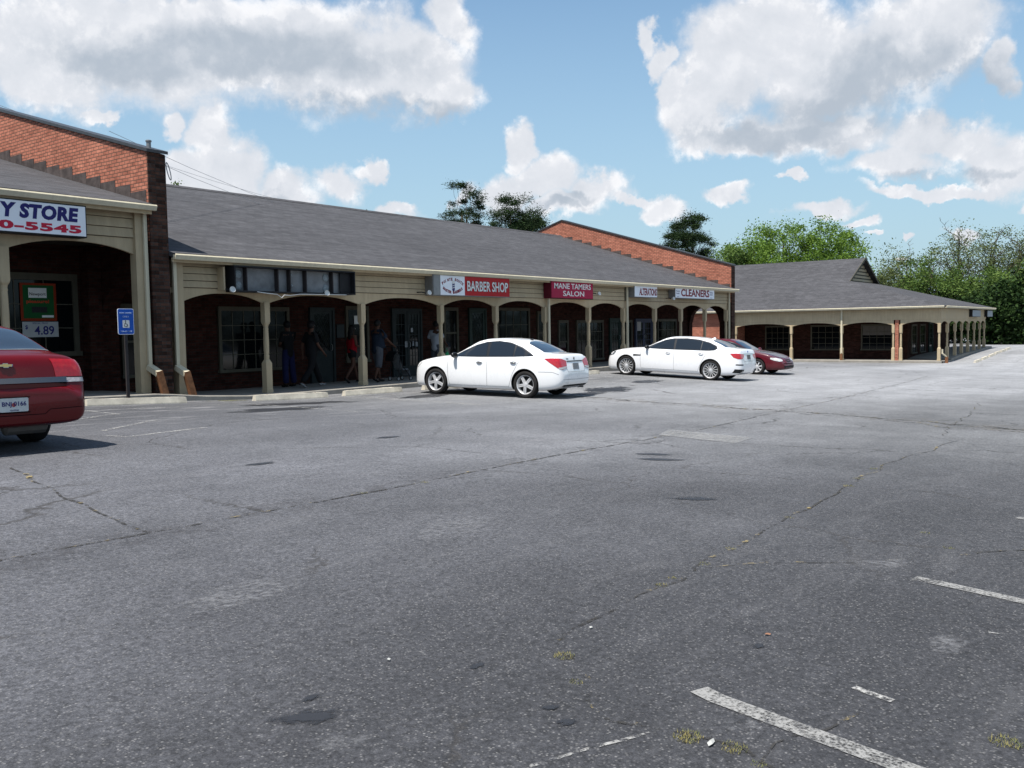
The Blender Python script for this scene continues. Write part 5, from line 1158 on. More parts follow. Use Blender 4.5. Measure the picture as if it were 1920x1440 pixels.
# --- maroon car, nose out
C3 = dict(paint=RED2, xf=2.41, xr=-2.60, wb=2.76, W=.92, r=.32, ra=.37, spokes=7, sp_style='one', sp_w=(.022, .028), rim=.215, tw=.205,
  tz=[(-2.60, .50), (-2.58, .60), (-2.52, .80), (-2.45, .93), (-2.35, .975), (-2.0, 1.0), (-1.7, 1.06), (-1.3, 1.24), (-.9, 1.355), (-.4, 1.40), (.0, 1.385), (.25, 1.32), (.6, 1.15), (.95, .985), (1.1, .95), (1.5, .89), (1.95, .78), (2.2, .68), (2.33, .58), (2.39, .48), (2.41, .42)],
  bz=[(-2.60, .46), (-2.52, .76), (-2.4, .88), (-1.8, .93), (-.5, .91), (.7, .90), (1.1, .89), (1.6, .84), (2.0, .73), (2.2, .63), (2.41, .38)],
  wm=[(-2.60, .62), (-2.56, .70), (-2.45, .80), (-2.2, .87), (-1.8, .905), (-1.0, .922), (0, .922), (1.2, .92), (1.8, .89), (2.1, .82), (2.28, .70), (2.37, .56), (2.41, .44)],
  wt=[(-2.60, .4), (-2.3, .66), (-1.8, .64), (-1.2, .56), (-.4, .56), (.2, .57), (.7, .62), (1.1, .70), (1.6, .66), (2.1, .55), (2.41, .3)],
  z0=[(-2.60, .36), (-2.5, .26), (-2.2, .21), (0, .19), (1.8, .19), (2.2, .20), (2.37, .24), (2.41, .28)])
c3 = Car('maroon sedan with faded hood and clear oval headlights facing out of its space', C3)
side_glass(c3, [(1.0, .92), (.65, 1.08), (.3, 1.24), (.0, 1.305), (-.4, 1.325), (-.8, 1.29), (-1.2, 1.17), (-1.5, 1.02), (-1.5, .95), (-.5, .93)],
  [[(.88, .94), (.6, 1.075), (.28, 1.22), (.0, 1.28), (-.08, .945)], [(-.14, .945), (-.08, 1.29), (-.4, 1.30), (-.78, 1.27), (-1.18, 1.15), (-1.42, 1.0), (-1.42, .96)]])
c3.decal('windshield', [(1.02, 0), (.98, .36), (.84, .60), (.30, .53), (.22, .3), (.20, 0), (.22, -.3), (.30, -.53), (.84, -.60), (.98, -.36)], 'top', CGLASSR, .003)
c3.decal('rear_window', [(-1.05, 0), (-1.12, .45), (-1.6, .52), (-1.68, 0), (-1.6, -.52), (-1.12, -.45)], 'top', CGLASSR, .003)
c3.decal('hood', [(1.08, 0), (1.04, .36), (.95, .64), (1.5, .66), (1.9, .60), (2.15, .48), (2.22, 0), (2.15, -.48), (1.9, -.60), (1.5, -.66), (.95, -.64), (1.04, -.36)], 'top', HOODM, .004)
seams(c3, [[(.98, .9), (1.0, .6), (.95, .3)], [(-.11, .92), (-.13, .3)], [(-1.28, .92), (-1.1, .7), (-.95, .5), (-.9, .3)]], [], SEAMK, .009)
for sg in (1, -1):
    bm = c3.decal('', [(.22, .70), (.0, .69), (-.25, .65), (-.34, .60), (-.28, .555), (-.1, .55), (.1, .59), (.22, .64)], 'fc', None, .006, sg, keep=True, step=.03)
    obj('headlight', bm, LENS, c3.t, smooth=True)
    bm = c3.decal('', [(-2.35, .85), (-2.52, .85), (-2.52, .68), (-2.35, .68)], 'side', None, .006, sg, keep=True)
    c3.decal('', [(sg*.75, .85), (sg*.42, .84), (sg*.42, .70), (sg*.75, .68)], 'rear', None, .006, bm=bm, keep=True); obj('tail_light', bm, TAILR, c3.t, smooth=True)
c3.decal('grille', [(-.26, .57), (-.20, .52), (.20, .52), (.26, .57), (.20, .62), (-.20, .62)], 'front', BLKP, .006)
c3.decal('lower_intake', [(-.50, .27), (.50, .27), (.55, .38), (-.55, .38)], 'front', BLKP, .006)
c3.decal('front_rubbing_strip', [(-.55, .445), (.55, .445), (.55, .475), (-.55, .475)], 'front', SEAMK, .006)
c3.mirror_(.78, .94, RED2); c3.handles([(.0, .80), (-1.0, .80)], BLKP, -1)
c3.place(36.0, 15.35, -90)

# --- dark red sedan at the left edge, seen from behind
TAILR4 = plain('deep_red_tail_lens', (0.34, 0.006, 0.010), 0.12, coat=0.5, var=0.2, vs=25)
C4 = dict(paint=RED1, xf=2.41, xr=-2.68, wb=2.81, W=.925, r=.335, ra=.385, spokes=9, sp_style='one', sp_w=(.018, .022), rim=.22,
  tz=[(-2.68, .66), (-2.672, .735), (-2.64, .755), (-2.60, .76), (-2.585, .80), (-2.56, .95), (-2.52, 1.06), (-2.44, 1.11), (-2.25, 1.135), (-2.08, 1.155), (-1.75, 1.30), (-1.42, 1.425), (-1.1, 1.475), (-.6, 1.495), (-.1, 1.47), (.15, 1.42), (.55, 1.25), (.92, 1.07), (1.05, 1.03), (1.5, .97), (2.0, .86), (2.25, .74), (2.37, .6), (2.41, .5)],
  bz=[(-2.68, .62), (-2.60, .70), (-2.56, .90), (-2.44, 1.02), (-2.0, 1.04), (-.5, .97), (.7, .95), (1.1, .96), (1.6, .92), (2.1, .80), (2.41, .46)],
  wm=[(-2.68, .76), (-2.67, .80), (-2.62, .85), (-2.5, .885), (-2.2, .91), (-1.4, .925), (0, .925), (1.3, .925), (1.9, .89), (2.2, .81), (2.36, .68), (2.41, .55)],
  wt=[(-2.68, .66), (-2.5, .78), (-2.1, .79), (-1.75, .72), (-1.4, .65), (-.9, .62), (-.5, .60), (.1, .59), (.7, .64), (1.1, .72), (1.7, .70), (2.2, .58), (2.41, .4)],
  z0=[(-2.68, .42), (-2.66, .35), (-2.58, .315), (-2.2, .27), (0, .19), (1.8, .19), (2.3, .2), (2.41, .28)])
c4 = Car('dark red sedan seen from behind at the left edge, gold emblem on its boot', C4)
side_glass(c4, [(.98, .98), (.6, 1.16), (.2, 1.33), (-.1, 1.40), (-.6, 1.42), (-1.1, 1.38), (-1.5, 1.24), (-1.78, 1.08), (-1.3, 1.02), (0, .99)],
  [[(.86, 1.0), (.55, 1.15), (.18, 1.31), (-.12, 1.37), (-.18, 1.01)], [(-.25, 1.01), (-.18, 1.375), (-.6, 1.395), (-1.08, 1.35), (-1.3, 1.28), (-1.3, 1.04)], [(-1.34, 1.04), (-1.34, 1.26), (-1.5, 1.20), (-1.66, 1.09)]])
c4.decal('windshield', [(1.03, 0), (1.0, .38), (.88, .63), (.30, .56), (.18, .3), (.15, 0), (.18, -.3), (.30, -.56), (.88, -.63), (1.0, -.38)], 'top', CGLASSR, .003)
rw4 = c4.decal('rear_window', [(-1.38, 0), (-1.40, .35), (-1.47, .59), (-2.01, .735), (-2.06, .3), (-2.075, 0), (-2.06, -.3), (-2.01, -.735), (-1.47, -.59), (-1.40, -.35)], 'top', CGLASSR, .003)
bm = bmesh.new(); c4.line([(-2.01, -.735), (-2.06, -.3), (-2.075, 0), (-2.06, .3), (-2.01, .735)], 'top', .03, None, .006, bm=bm); obj('lower_seal', bm, GREYM, rw4)
seams(c4, [[(.95, .96), (.95, .4), (.92, .27)], [(-.22, .98), (-.24, .27)], [(-1.4, 1.0), (-1.1, .7), (-.95, .4)]],
  [('rear', [(-.64, 1.06), (-.66, .90), (-.62, .80)]), ('rear', [(.64, 1.06), (.66, .90), (.62, .80)]), ('rear', [(-.86, .50), (-.42, .49), (-.36, .44), (.36, .44), (.42, .49), (.86, .50)])], SEAMK, .008)
for sg in (1, -1):
    bm = c4.decal('', [(.20, 1.0), (.05, 1.04), (-.19, 1.055), (-.20, .85), (.24, .845)], 'rc', None, .006, sg, keep=True, step=.03)
    tl = obj('tail_light', bm, TAILR4, c4.t, smooth=True)
    bm = c4.decal('', [(.20, .83), (-.20, .838), (-.20, .785), (.18, .785)], 'rc', None, .007, sg, keep=True, step=.03)
    obj('reverse_lens', bm, TAILC, tl, smooth=True)
    obj('headlight', c4.decal('', [(2.35, .72), (2.15, .82), (1.95, .84), (2.0, .72), (2.3, .64)], 'side', None, .005, sg, keep=True), LENS, c4.t, smooth=True)
    c4.decal('marker_lens', [(-2.56, .64), (-2.48, .64), (-2.48, .60), (-2.56, .60)], 'side', TAILR, .005, sg, step=.03)
c4.decal('bar_recess', [(-.64, .735), (.64, .735), (.66, .785), (-.66, .785)], 'rear', SEAMK, .005)
c4.decal('chrome_bar', [(-.655, .785), (.655, .785), (.655, .845), (-.655, .845)], 'rear', plain('dark_chrome', (.14, .145, .155), .15, metal=1.0, var=.0), .016)
bm = bmesh.new()
P4, T4 = c4.plate(-.02, .56, 'BNJ 0166', tilt=0)
text_obj('lettering', 'CLAYTON', .09, .014, T4 @ Matrix.Translation((-.045, -.066, .008)), NAVY, P4)
obj('peach_mark', prism(bmesh.new(), [(.022*math.cos(k)-.005, .025*math.sin(k)+.0) for k in [i*.63 for i in range(10)]], 'z', .0079, .0088, T=T4), plain('peach_mark', (.35, .08, .08), .6), P4)
obj('plate_frame', prism(prism(bmesh.new(), [(-.17, -.092), (.17, -.092), (.17, -.080), (-.17, -.080)], 'z', -.002, .012, T=T4), [(-.17, .080), (.17, .080), (.17, .087), (-.17, .087)], 'z', -.002, .012, T=T4), SEAMK, P4)
q = c4.hit('rear', 0.0, .985, .006); nq = c4.hit('rear', 0, 1.02, .006); tlt = math.degrees(math.atan2(nq.x-q.x, .035))
TE = Matrix.Translation(q) @ Matrix(((0, 0, -1, 0), (-1, 0, 0, 0), (0, 1, 0, 0), (0, 0, 0, 1))) @ Matrix.Rotation(R(-tlt), 4, 'X')
bt = [(-.075, -.014), (-.03, -.014), (-.026, -.027), (.028, -.027), (.032, -.014), (.068, -.014), (.078, .014), (.03, .014), (.026, .027), (-.028, .027), (-.032, .014), (-.067, .014)]
em = obj('emblem', prism(bmesh.new(), bt, 'z', 0, .010, T=TE), CHROME, c4.t); obj('emblem_face', prism(bmesh.new(), [(u*.9, v*.82) for u, v in bt], 'z', .0101, .012, T=TE), CEMB, em)
c4.mirror_(.80, 1.0, RED1); c4.handles([(-.02, .85), (-1.1, .87)], RED1, -1)
obj('muffler', lathe(bmesh.new(), [(.04, -.25), (.09, -.22), (.09, .22), (.04, .25)], 12, T=Matrix.Translation((-2.2, -.35, .27)) @ Matrix.Rotation(R(90), 4, 'X')), plain('muffler', (.16, .15, .14), .6, metal=.4), c4.t)
c4.place(4.63, 13.0, 90)

# ------------------------------------------------------------------ trees
def leaf_mat(name, c1, c2, trans=0.25):
    m, n, b = new_mat(name); P = pos(n)
    at = n.node('ShaderNodeAttribute', attribute_name='leafv'); f = n.mapr(at.outputs['Fac'], 0, 1, 0, 1)
    big = n.mapr(n.noise(P, 0.5, 3), .35, .65, 0.8, 1.2)
    n.put(b.inputs['Base Color'], n.mix(1.0, n.mix(f, c1, c2), n.comb(big, big, big), 'MULTIPLY')); b.inputs['Roughness'].default_value = .65; b.inputs['Specular IOR Level'].default_value = .12
    tr = n.node('ShaderNodeBsdfTranslucent'); n.put(tr.inputs[0], n.mix(f, tuple(k*1.3 for k in c1), tuple(k*1.4 for k in c2)))
    mx = n.node('ShaderNodeMixShader'); mx.inputs[0].default_value = trans; out = m.node_tree.nodes['Material Output']
    n.l.new(b.outputs[0], mx.inputs[1]); n.l.new(tr.outputs[0], mx.inputs[2]); n.l.new(mx.outputs[0], out.inputs[0]); return m
LF_BRIGHT = leaf_mat('bright_leaves', (0.060, 0.125, 0.018), (0.17, 0.26, 0.045))
LF_MID = leaf_mat('mid_leaves', (0.040, 0.088, 0.018), (0.14, 0.20, 0.05))
LF_THIN = leaf_mat('thin_olive_leaves', (0.06, 0.085, 0.03), (0.15, 0.18, 0.07), .3)
LF_DARK = leaf_mat('dark_leaves', (0.008, 0.020, 0.006), (0.032, 0.062, 0.014), .10)
LF_PINE = leaf_mat('pine_needles', (0.008, 0.020, 0.007), (0.028, 0.050, 0.014), .06)
BARK = plain('bark', (0.09, 0.07, 0.055), .95, var=.3, vs=12)
class Leaves:
    def __init__(s): s.v = []; s.f = []; s.a = []
    def leaf(s, c, sz, rnd, up=0.0, asp=.55):
        a = Vector((rnd.gauss(0, 1), rnd.gauss(0, 1), rnd.gauss(0, .6))).normalized(); b = a.cross(Vector((rnd.gauss(0, 1), rnd.gauss(0, 1), rnd.gauss(0, 1)))).normalized()
        i = len(s.v); a = a*sz; b = b*sz*asp
        s.v += [c-a*.5, c+b*.5, c+a*.5, c-b*.5]; s.f.append((i, i+1, i+2, i+3)); s.a.append(rnd.random())
    def build(s, name, m, parent):
        me = bpy.data.meshes.new(name); me.from_pydata([tuple(q) for q in s.v], [], s.f); me.materials.append(m)
        at = me.attributes.new('leafv', 'FLOAT', 'FACE'); at.data.foreach_set('value', s.a)
        return link(bpy.data.objects.new(name, me), parent)
def branch_to(bm, p0, p1, r0, r1, rnd, n=4, wob=.06):
    L_ = (p1-p0).length; pts = [p0.lerp(p1, i/n)+Vector((rnd.uniform(-1, 1), rnd.uniform(-1, 1), rnd.uniform(-.5, .5)))*L_*wob*(0 if i in (0, n) else 1) for i in range(n+1)]
    tube(bm, pts, [r0+(r1-r0)*i/n for i in range(n+1)], 5, cap=False); return pts
def tree(label, name, x, y, zb, H, W_, crown_lo, nclump, per, csz, lsz, mat_, seed, group, cat='tree', shape='round', bare=0, tr=.25, clumpflat=.7, spars=1.0):
    rnd = random.Random(seed); root = thing(name, label, cat, (x, y, zb), group=group)
    bm = bmesh.new(); lean = Vector((rnd.uniform(-.3, .3), rnd.uniform(-.3, .3), 0)); top = Vector((0, 0, H*.88))+lean*2
    tp = branch_to(bm, Vector((0, 0, -.3)), top, tr, tr*.2, rnd, 8, .015)
    L = Leaves(); k = 0; cen = []
    while k < nclump:
        u = Vector((rnd.uniform(-1, 1), rnd.uniform(-1, 1), rnd.uniform(-1, 1)))
        if shape == 'round':
            if u.length > 1: continue
            if u.length < .45 and rnd.random() < .6: continue
            wz = 1.0
        elif shape == 'pine':
            t = (u.z+1)/2; rad = math.sqrt(max(0, 1-t**3))*.82+.12
            if math.hypot(u.x, u.y) > rad: continue
        elif shape == 'wall':
            pass
        elif shape == 'thin':
            if u.length > 1: continue
        c = Vector((u.x*W_/2, u.y*W_/2, crown_lo*H+(u.z+1)/2*(1-crown_lo)*H)); jag = noise.noise((c.x*.35+seed, c.y*.35, c.z*.3))
        c *= 1+.16*jag; cen.append(c); k += 1
        if rnd.random() < .45 or shape in ('pine', 'thin'):
            s0 = tp[min(len(tp)-1, max(1, int(len(tp)*(c.z/H)*.8)))]
            branch_to(bm, s0, c, tr*.30*(1-c.z/H*.6), tr*.06, rnd, 4, .08)
    for c in cen:
        cs = csz*rnd.uniform(.55, 1.35); nn_ = int(per*rnd.uniform(.6, 1.3)*spars)
        for _ in range(nn_):
            d = Vector((rnd.gauss(0, 1), rnd.gauss(0, 1), rnd.gauss(0, clumpflat)))*cs*.42
            L.leaf(c+d, lsz*rnd.uniform(.6, 1.35), rnd, asp=.24 if shape == 'pine' else .6)
    for _ in range(bare):
        s0 = tp[-1-rnd.randrange(3)]; e = s0+Vector((rnd.uniform(-1, 1)*W_*.35, rnd.uniform(-1, 1)*W_*.35, rnd.uniform(.08, .22)*H))
        pts = branch_to(bm, s0, e, .05, .015, rnd, 5, .08)
        for q in pts[2:]:
            for _k in range(2): branch_to(bm, q, q+Vector((rnd.uniform(-1, 1), rnd.uniform(-1, 1), rnd.uniform(.2, 1)))*W_*.07, .018, .008, rnd, 2, .1)
    obj('trunk', bm, BARK, root, smooth=True); L.build('crown', mat_, root); return root
PT = 'pine trees behind the long grey roof'
for i, (px, py, d, w_, lb, sd_) in enumerate(((882, 362, 92, 4.2, 'left of the two dark pines above the long roof', 11), (965, 366, 90, 5.6, 'fuller right one of the two dark pines above the long roof', 12), (1306, 401, 105, 4.6, 'lone dark pine behind the right brick fire wall', 13), (1262, 428, 108, 4.4, 'lower pine on the left flank of the lone dark pine', 14), (850, 402, 95, 2.4, 'small pine top at the left foot of the two dark pines', 15), (1010, 402, 93, 2.6, 'small pine top just left of the right fire wall peak', 16))):
    x, y = at(px, d); zt = ztop(px, py, d); H = zt+1
    tree(lb, 'pine_tree', x, y, -1, H, w_*1.08, .48, 105, 300, .98, .25, LF_PINE, sd_, PT, shape='pine', tr=.22, clumpflat=.55)
DT = 'leafy trees behind the far wing'
for px, py, d, w_, lb, sd_, mt in ((1475, 408, 96, 8.5, 'tallest bright green tree behind the far wing roof', 21, LF_BRIGHT), (1405, 432, 92, 6.5, 'bright green tree at the left, beside the dark pine', 22, LF_BRIGHT), (1545, 414, 94, 7.0, 'bright green tree above the right part of the wing ridge', 23, LF_BRIGHT), (1590, 448, 97, 4.2, 'small outer tree at the right end of the bright green clump', 24, LF_BRIGHT), (1372, 462, 90, 4.0, 'low green tree filling in beside the right fire wall', 25, LF_MID)):
    x, y = at(px, d); H = ztop(px, py, d)+1
    tree(lb, 'leafy_tree', x, y, -1, H, w_, .28, 115, 170, 1.2, .215, mt, sd_, DT, tr=.28)
RT = 'trees at the right edge beyond the wing'
for px, py, d, w_, lb, sd_, mt, sh_, br, sp_ in ((1700, 468, 104, 7, 'pale thin crowned tree just right of the street lamp', 31, LF_THIN, 'round', 2, .7), (1745, 478, 100, 7, 'mid green tree behind the sloping wing roof', 32, LF_MID, 'round', 1, .8), (1800, 424, 103, 8, 'tall sparse tree with sky showing through its crown', 33, LF_THIN, 'thin', 6, .42),
    (1858, 440, 100, 7, 'sparse tree with bare twigs sticking out of its top', 34, LF_THIN, 'thin', 9, .42), (1915, 432, 98, 7.5, 'sparse olive tree at the right edge of the photo', 35, LF_THIN, 'thin', 5, .5), (1665, 500, 110, 5, 'low pale tree around the street lamp', 36, LF_THIN, 'round', 0, .8),
    (1800, 520, 96, 8, 'dense green tree below the tall sparse one', 37, LF_MID, 'round', 0, 1.1), (1880, 510, 93, 9, 'dense green tree overhanging the end of the wing', 38, LF_MID, 'round', 0, 1.2), (1960, 480, 92, 9, 'dense tree just past the right edge of the photo', 39, LF_MID, 'round', 0, 1.1), (2060, 470, 96, 10, 'outermost tree past the right edge of the photo', 40, LF_MID, 'round', 0, 1.0)):
    x, y = at(px, d); H = ztop(px, py, d)+1
    tree(lb, 'leafy_tree', x, y, -1, H, w_, .22 if sh_ == 'round' else .38, 105, int(125*sp_), 1.25, .23 if sh_ == 'round' else .20, mt, sd_, RT, shape=sh_, bare=br, tr=.22)
for i, (px, d) in enumerate(((1855, 88), (1890, 86), (1925, 85), (1965, 84), (2010, 84), (2070, 84), (1835, 95), (1790, 98), (1750, 100), (2140, 86))):
    x, y = at(px, d)
    tree(['dark bush right at the end of the wing', 'second dark bush from the wing along the lot edge', 'third dark bush from the wing along the lot edge', 'dark bush at the right photo edge', 'dark bush just outside the right edge', 'dark bush well outside the right edge', 'dark bush tucked behind the wing corner', 'dark bush hidden behind the wing porch', 'dark bush farther left behind the wing', 'outermost dark bush outside the right edge'][i], 'bush', x, y, -.9, 5.5+i % 3*.8, 6.0, 0.02, 75, 75, 1.15, .34, LF_DARK, 50+i, 'dark undergrowth at the lot edge', cat='bush', shape='round', tr=.12)
for px, py, d, w_, lb, sd_ in ((344, 347, 62, 1.6, 'twiggy treetop peeping over the long roof near the tall fire wall', 61), (362, 351, 62, 1.0, 'second twiggy treetop right beside the first', 62), (690, 394, 66, 1.0, 'tiny treetop peeping over the middle of the long roof', 63)):
    x, y = at(px, d); H = ztop(px, py, d)+1
    tree(lb, 'treetop', x, y, -1, H, w_, .86, 16, 26, .4, .17, LF_MID, sd_, 'treetops peeping over the roof', shape='thin', tr=.06, bare=0)
# far tree line beyond the lot, one mass
L = Leaves(); rnd = random.Random(5)
for k in range(5200):
    a = R(rnd.uniform(-78, 12)); d = rnd.uniform(130, 150); 
    L.leaf(Vector((math.cos(a)*d, math.sin(a)*d, -1+rnd.random()**1.3*(7+3*noise.noise((a*9, 0, 0))))), rnd.uniform(1.0, 2.2), rnd)
tl_ = L.build('distant_tree_line', LF_DARK, None); tag(tl_, kind='stuff')

# ------------------------------------------------------------------ people
SKIN = plain('brown_skin', (0.075, 0.036, 0.024), .6, var=.08); HAIR = plain('black_hair', (0.010, 0.009, 0.009), .6, var=.2)
def skin_mesh(verts, edges, radii, root=0, sub=2):
    me = bpy.data.meshes.new('sk'); me.from_pydata([tuple(v) for v in verts], edges, []); o = link(bpy.data.objects.new('sk', me))
    o.modifiers.new('s', 'SKIN'); sv_ = me.skin_vertices.new(name='sk') if not len(me.skin_vertices) else me.skin_vertices[0]
    for i, r in enumerate(radii): sv_.data[i].radius = r if isinstance(r, tuple) else (r, r)
    sv_.data[root].use_root = True
    m = o.modifiers.new('d', 'SUBSURF'); m.levels = sub; m.render_levels = sub
    e = eval_mesh(o); bpy.data.objects.remove(o)
    for p in e.polygons: p.use_smooth = True
    return e
def person(label, x, y, rz, J, shirt, pants, shoes, female=False, shorts=False, sleeve='short', hair='short', hat=None, scale=1.0, bare_arms=False, long_shorts=False, bulk=1.0):
    """J: joints in metres, x = facing, y = the person's left, z up"""
    root = thing('person', label, 'person', (x, y, sag(x)), rz, group='people on the shaded walk'); V = {k: Vector(v)*scale for k, v in J.items()}
    verts, edges, rad = [], [], []
    def add(p, r, par=None):
        verts.append(p); rad.append(r); i = len(verts)-1
        if par is not None: edges.append((par, i))
        return i
    pel = add(V['pelvis'], (.125, .10)); sp = add(V['pelvis'].lerp(V['chest'], .5), (.115, .095), pel); ch = add(V['chest'], (.135, .10), sp); nk = add(V['neck'], .055, ch)
    hd = V['head']; h1 = add(hd+Vector((-.01, 0, -.09))*scale, (.062, .066), nk); h2 = add(hd, (.082, .092), h1); add(hd+Vector((-.005, 0, .075))*scale, (.062, .070), h2)
    for s_ in ('l', 'r'):
        sg = 1 if s_ == 'l' else -1
        a = add(V['sh_'+s_], .055, ch); e = add(V['el_'+s_], .040, a); w_ = add(V['wr_'+s_], .026, e); d = (V['wr_'+s_]-V['el_'+s_]).normalized()
        side = d.cross(Vector((1, 0, 0)) if abs(d.x) < .8 else Vector((0, 0, 1))).normalized(); fw = d.cross(side).normalized()
        pm = add(V['wr_'+s_]+d*.055, (.034, .020), w_)
        for k, (o_, ln) in enumerate(((-.028, .062), (-.010, .072), (.010, .068), (.028, .052))):
            f1 = add(V['wr_'+s_]+d*(.055+.035)+side*o_, .010, pm); f2 = add(verts[f1]+d*ln*.5+fw*.008, .009, f1); add(verts[f2]+d*ln*.35+fw*.020, .0075, f2)
        t1 = add(V['wr_'+s_]+d*.045-side*.042+fw*.01, .011, pm); add(verts[t1]+d*.035-side*.012+fw*.012, .009, t1)
        hp = add(V['hip_'+s_], .085, pel); kn = add(V['kn_'+s_], .055, hp); ca = add(V['kn_'+s_].lerp(V['an_'+s_], .35)-Vector((.012, 0, 0)), .052, kn); an = add(V['an_'+s_], .034, ca)
        tdir = Vector(J.get('toe_'+s_, (1, 0, 0))).normalized(); add(V['an_'+s_]+tdir*.15*scale+Vector((0, 0, -.05)), (.036, .024), an)
    body = link(bpy.data.objects.new('body', skin_mesh(verts, edges, rad)), root); body.data.materials.append(SKIN)
    # facial features pressed into the same mesh
    hc = hd
    for v in body.data.vertices:
        q = v.co-hc
        if q.length < .16 and q.x > .02 and abs(q.y) < .05:
            v.co.x += .022*math.exp(-((q.y/.014)**2+((q.z+.012)/.024)**2))-.010*math.exp(-(((abs(q.y)-.030)/.014)**2+((q.z-.012)/.012)**2))+.008*math.exp(-((q.y/.02)**2+((q.z+.052)/.010)**2))
    ey = bmesh.new()
    for s_ in (1, -1): bmesh.ops.create_icosphere(ey, subdivisions=1, radius=.011, matrix=Matrix.Translation(hc+Vector((.072, s_*.030, .012))))
    for k, s_ in enumerate((1, -1)):
        e1 = bmesh.new(); bmesh.ops.create_icosphere(e1, subdivisions=2, radius=.011, matrix=Matrix.Translation(hc+Vector((.074, s_*.030, .012)))); obj('eye', e1, WHITEP, body, smooth=True)
        e1 = bmesh.new(); bmesh.ops.create_icosphere(e1, subdivisions=2, radius=.016, matrix=Matrix.Translation(hc+Vector((-.005, s_*.085, -.005))) @ Matrix.Diagonal((1.1, .5, 1.7, 1))); obj('ear', e1, SKIN, body, smooth=True)
    ey.free()
    # shirt
    verts, edges, rad = [], [], []
    hem = V['pelvis']+Vector((0, 0, -.06 if female else -.20)); p0 = add(V['pelvis'].lerp(V['chest'], .5), (.165*bulk, .140*bulk)); h0 = add(V['pelvis'], (.170*bulk, .150*bulk), p0); add(hem, (.172*bulk, .152*bulk), h0) ; c_ = add(V['chest'], (.175*bulk, .140*bulk), p0); add(V['neck'].lerp(V['chest'], .12), .085, c_)
    for s_ in ('l', 'r'):
        a = add(V['sh_'+s_], .082*bulk, c_)
        if not bare_arms: m1 = add(V['sh_'+s_].lerp(V['el_'+s_], .85 if sleeve == 'short' else 1.0), .070*bulk, a); 
        if sleeve == 'long': add(V['wr_'+s_].lerp(V['el_'+s_], .1), .040, m1)
    me = skin_mesh(verts, edges, rad); o = link(bpy.data.objects.new('shirt', me), root); me.materials.append(shirt)
    verts, edges, rad = [], [], []
    p0 = add(V['pelvis'], (.152*bulk, .130*bulk)); add(V['pelvis']+Vector((0, 0, .16)), (.140*bulk, .115*bulk), p0)
    for s_ in ('l', 'r'):
        hp = add(V['hip_'+s_]+Vector((0, 0, -.04)), .108*bulk, p0)
        if shorts: add(V['hip_'+s_].lerp(V['kn_'+s_], .45), .092, hp)
        elif long_shorts: k_ = add(V['kn_'+s_], .105, hp); add(V['kn_'+s_].lerp(V['an_'+s_], .25), .11, k_)
        else: k_ = add(V['kn_'+s_], .092, hp); add(V['an_'+s_]+Vector((0, 0, .0)), .088, k_)
    me = skin_mesh(verts, edges, rad); link(bpy.data.objects.new('shorts' if shorts or long_shorts else 'trousers', me), root); me.materials.append(pants)
    for s_ in ('l', 'r'):
        tdir = Vector(J.get('toe_'+s_, (1, 0, 0))).normalized(); an = V['an_'+s_]; dn = Vector((0, 0, -.055))
        me = skin_mesh([an+dn*.2, an-tdir*.045+dn, an+tdir*.08+dn, an+tdir*.175+dn*1.05], [(0, 1), (0, 2), (2, 3)], [(.045, .045), (.042, .03), (.046, .034), (.040, .024)]); me.materials.append(shoes)
        sh_ = link(bpy.data.objects.new('shoe', me), root)
    if hat:
        b1 = lathe(bmesh.new(), [(.100, 0), (.103, .03), (.092, .075), (.055, .10), (.01, .108)], 20, T=Matrix.Translation(hc+Vector((0, 0, .045)))); 
        prism(b1, [(.02, -.07), (.16, -.055), (.185, 0), (.16, .055), (.02, .07)], 'z', .048+hc.z, .056+hc.z, T=Matrix.Translation((hc.x, hc.y, 0))); obj('cap', b1, hat, root, smooth=True)
    b1 = bmesh.new(); bmesh.ops.create_icosphere(b1, subdivisions=3, radius=1, matrix=Matrix.Translation(hc+Vector((-.022, 0, .022))) @ Matrix.Diagonal((.105, .098, .112, 1)))
    if hair == 'long':
        for v in b1.verts:
            if v.co.z < hc.z-.02 and v.co.x < hc.x+.0: v.co.z -= .26*min(1, (hc.z-.02-v.co.z)/.05); v.co.x -= .04; v.co.y = hc.y+(v.co.y-hc.y)*1.25
    for v in b1.verts: v.co += Vector([noise.noise(v.co*40+Vector((k, 0, 0)))*.006 for k in range(3)])
    obj('hair', b1, HAIR, root, smooth=True); return root
def stand(arm_l=None, arm_r=None, **kw):
    J = dict(pelvis=(0, 0, .95), chest=(0.01, 0, 1.32), neck=(.01, 0, 1.49), head=(.035, 0, 1.63), sh_l=(0, .175, 1.40), sh_r=(0, -.175, 1.40), el_l=(-.02, .22, 1.12), el_r=(-.02, -.22, 1.12), wr_l=(.06, .23, .89), wr_r=(.06, -.23, .89),
             hip_l=(0, .09, .90), hip_r=(0, -.09, .90), kn_l=(.02, .10, .50), kn_r=(.02, -.10, .50), an_l=(0, .10, .085), an_r=(0, -.10, .085)); J.update(kw); return J
JEAN = plain('blue_jeans', (.012, .013, .048), .9, var=.2); BLKC = plain('black_cotton', (.008, .008, .009), .9, var=.1); REDC = plain('red_cotton', (.20, .003, .009), .9, var=.1)
NAVC = plain('dark_navy_cotton', (.012, .018, .03), .9, var=.1); GRYC = plain('grey_cotton', (.06, .065, .075), .9, var=.15); WHTC = plain('white_cotton', (.32, .33, .36), .9, var=.05); SHOEB = plain('black_shoe', (.012, .012, .012), .6); SHOEW = plain('grey_shoe', (.2, .2, .2), .6)
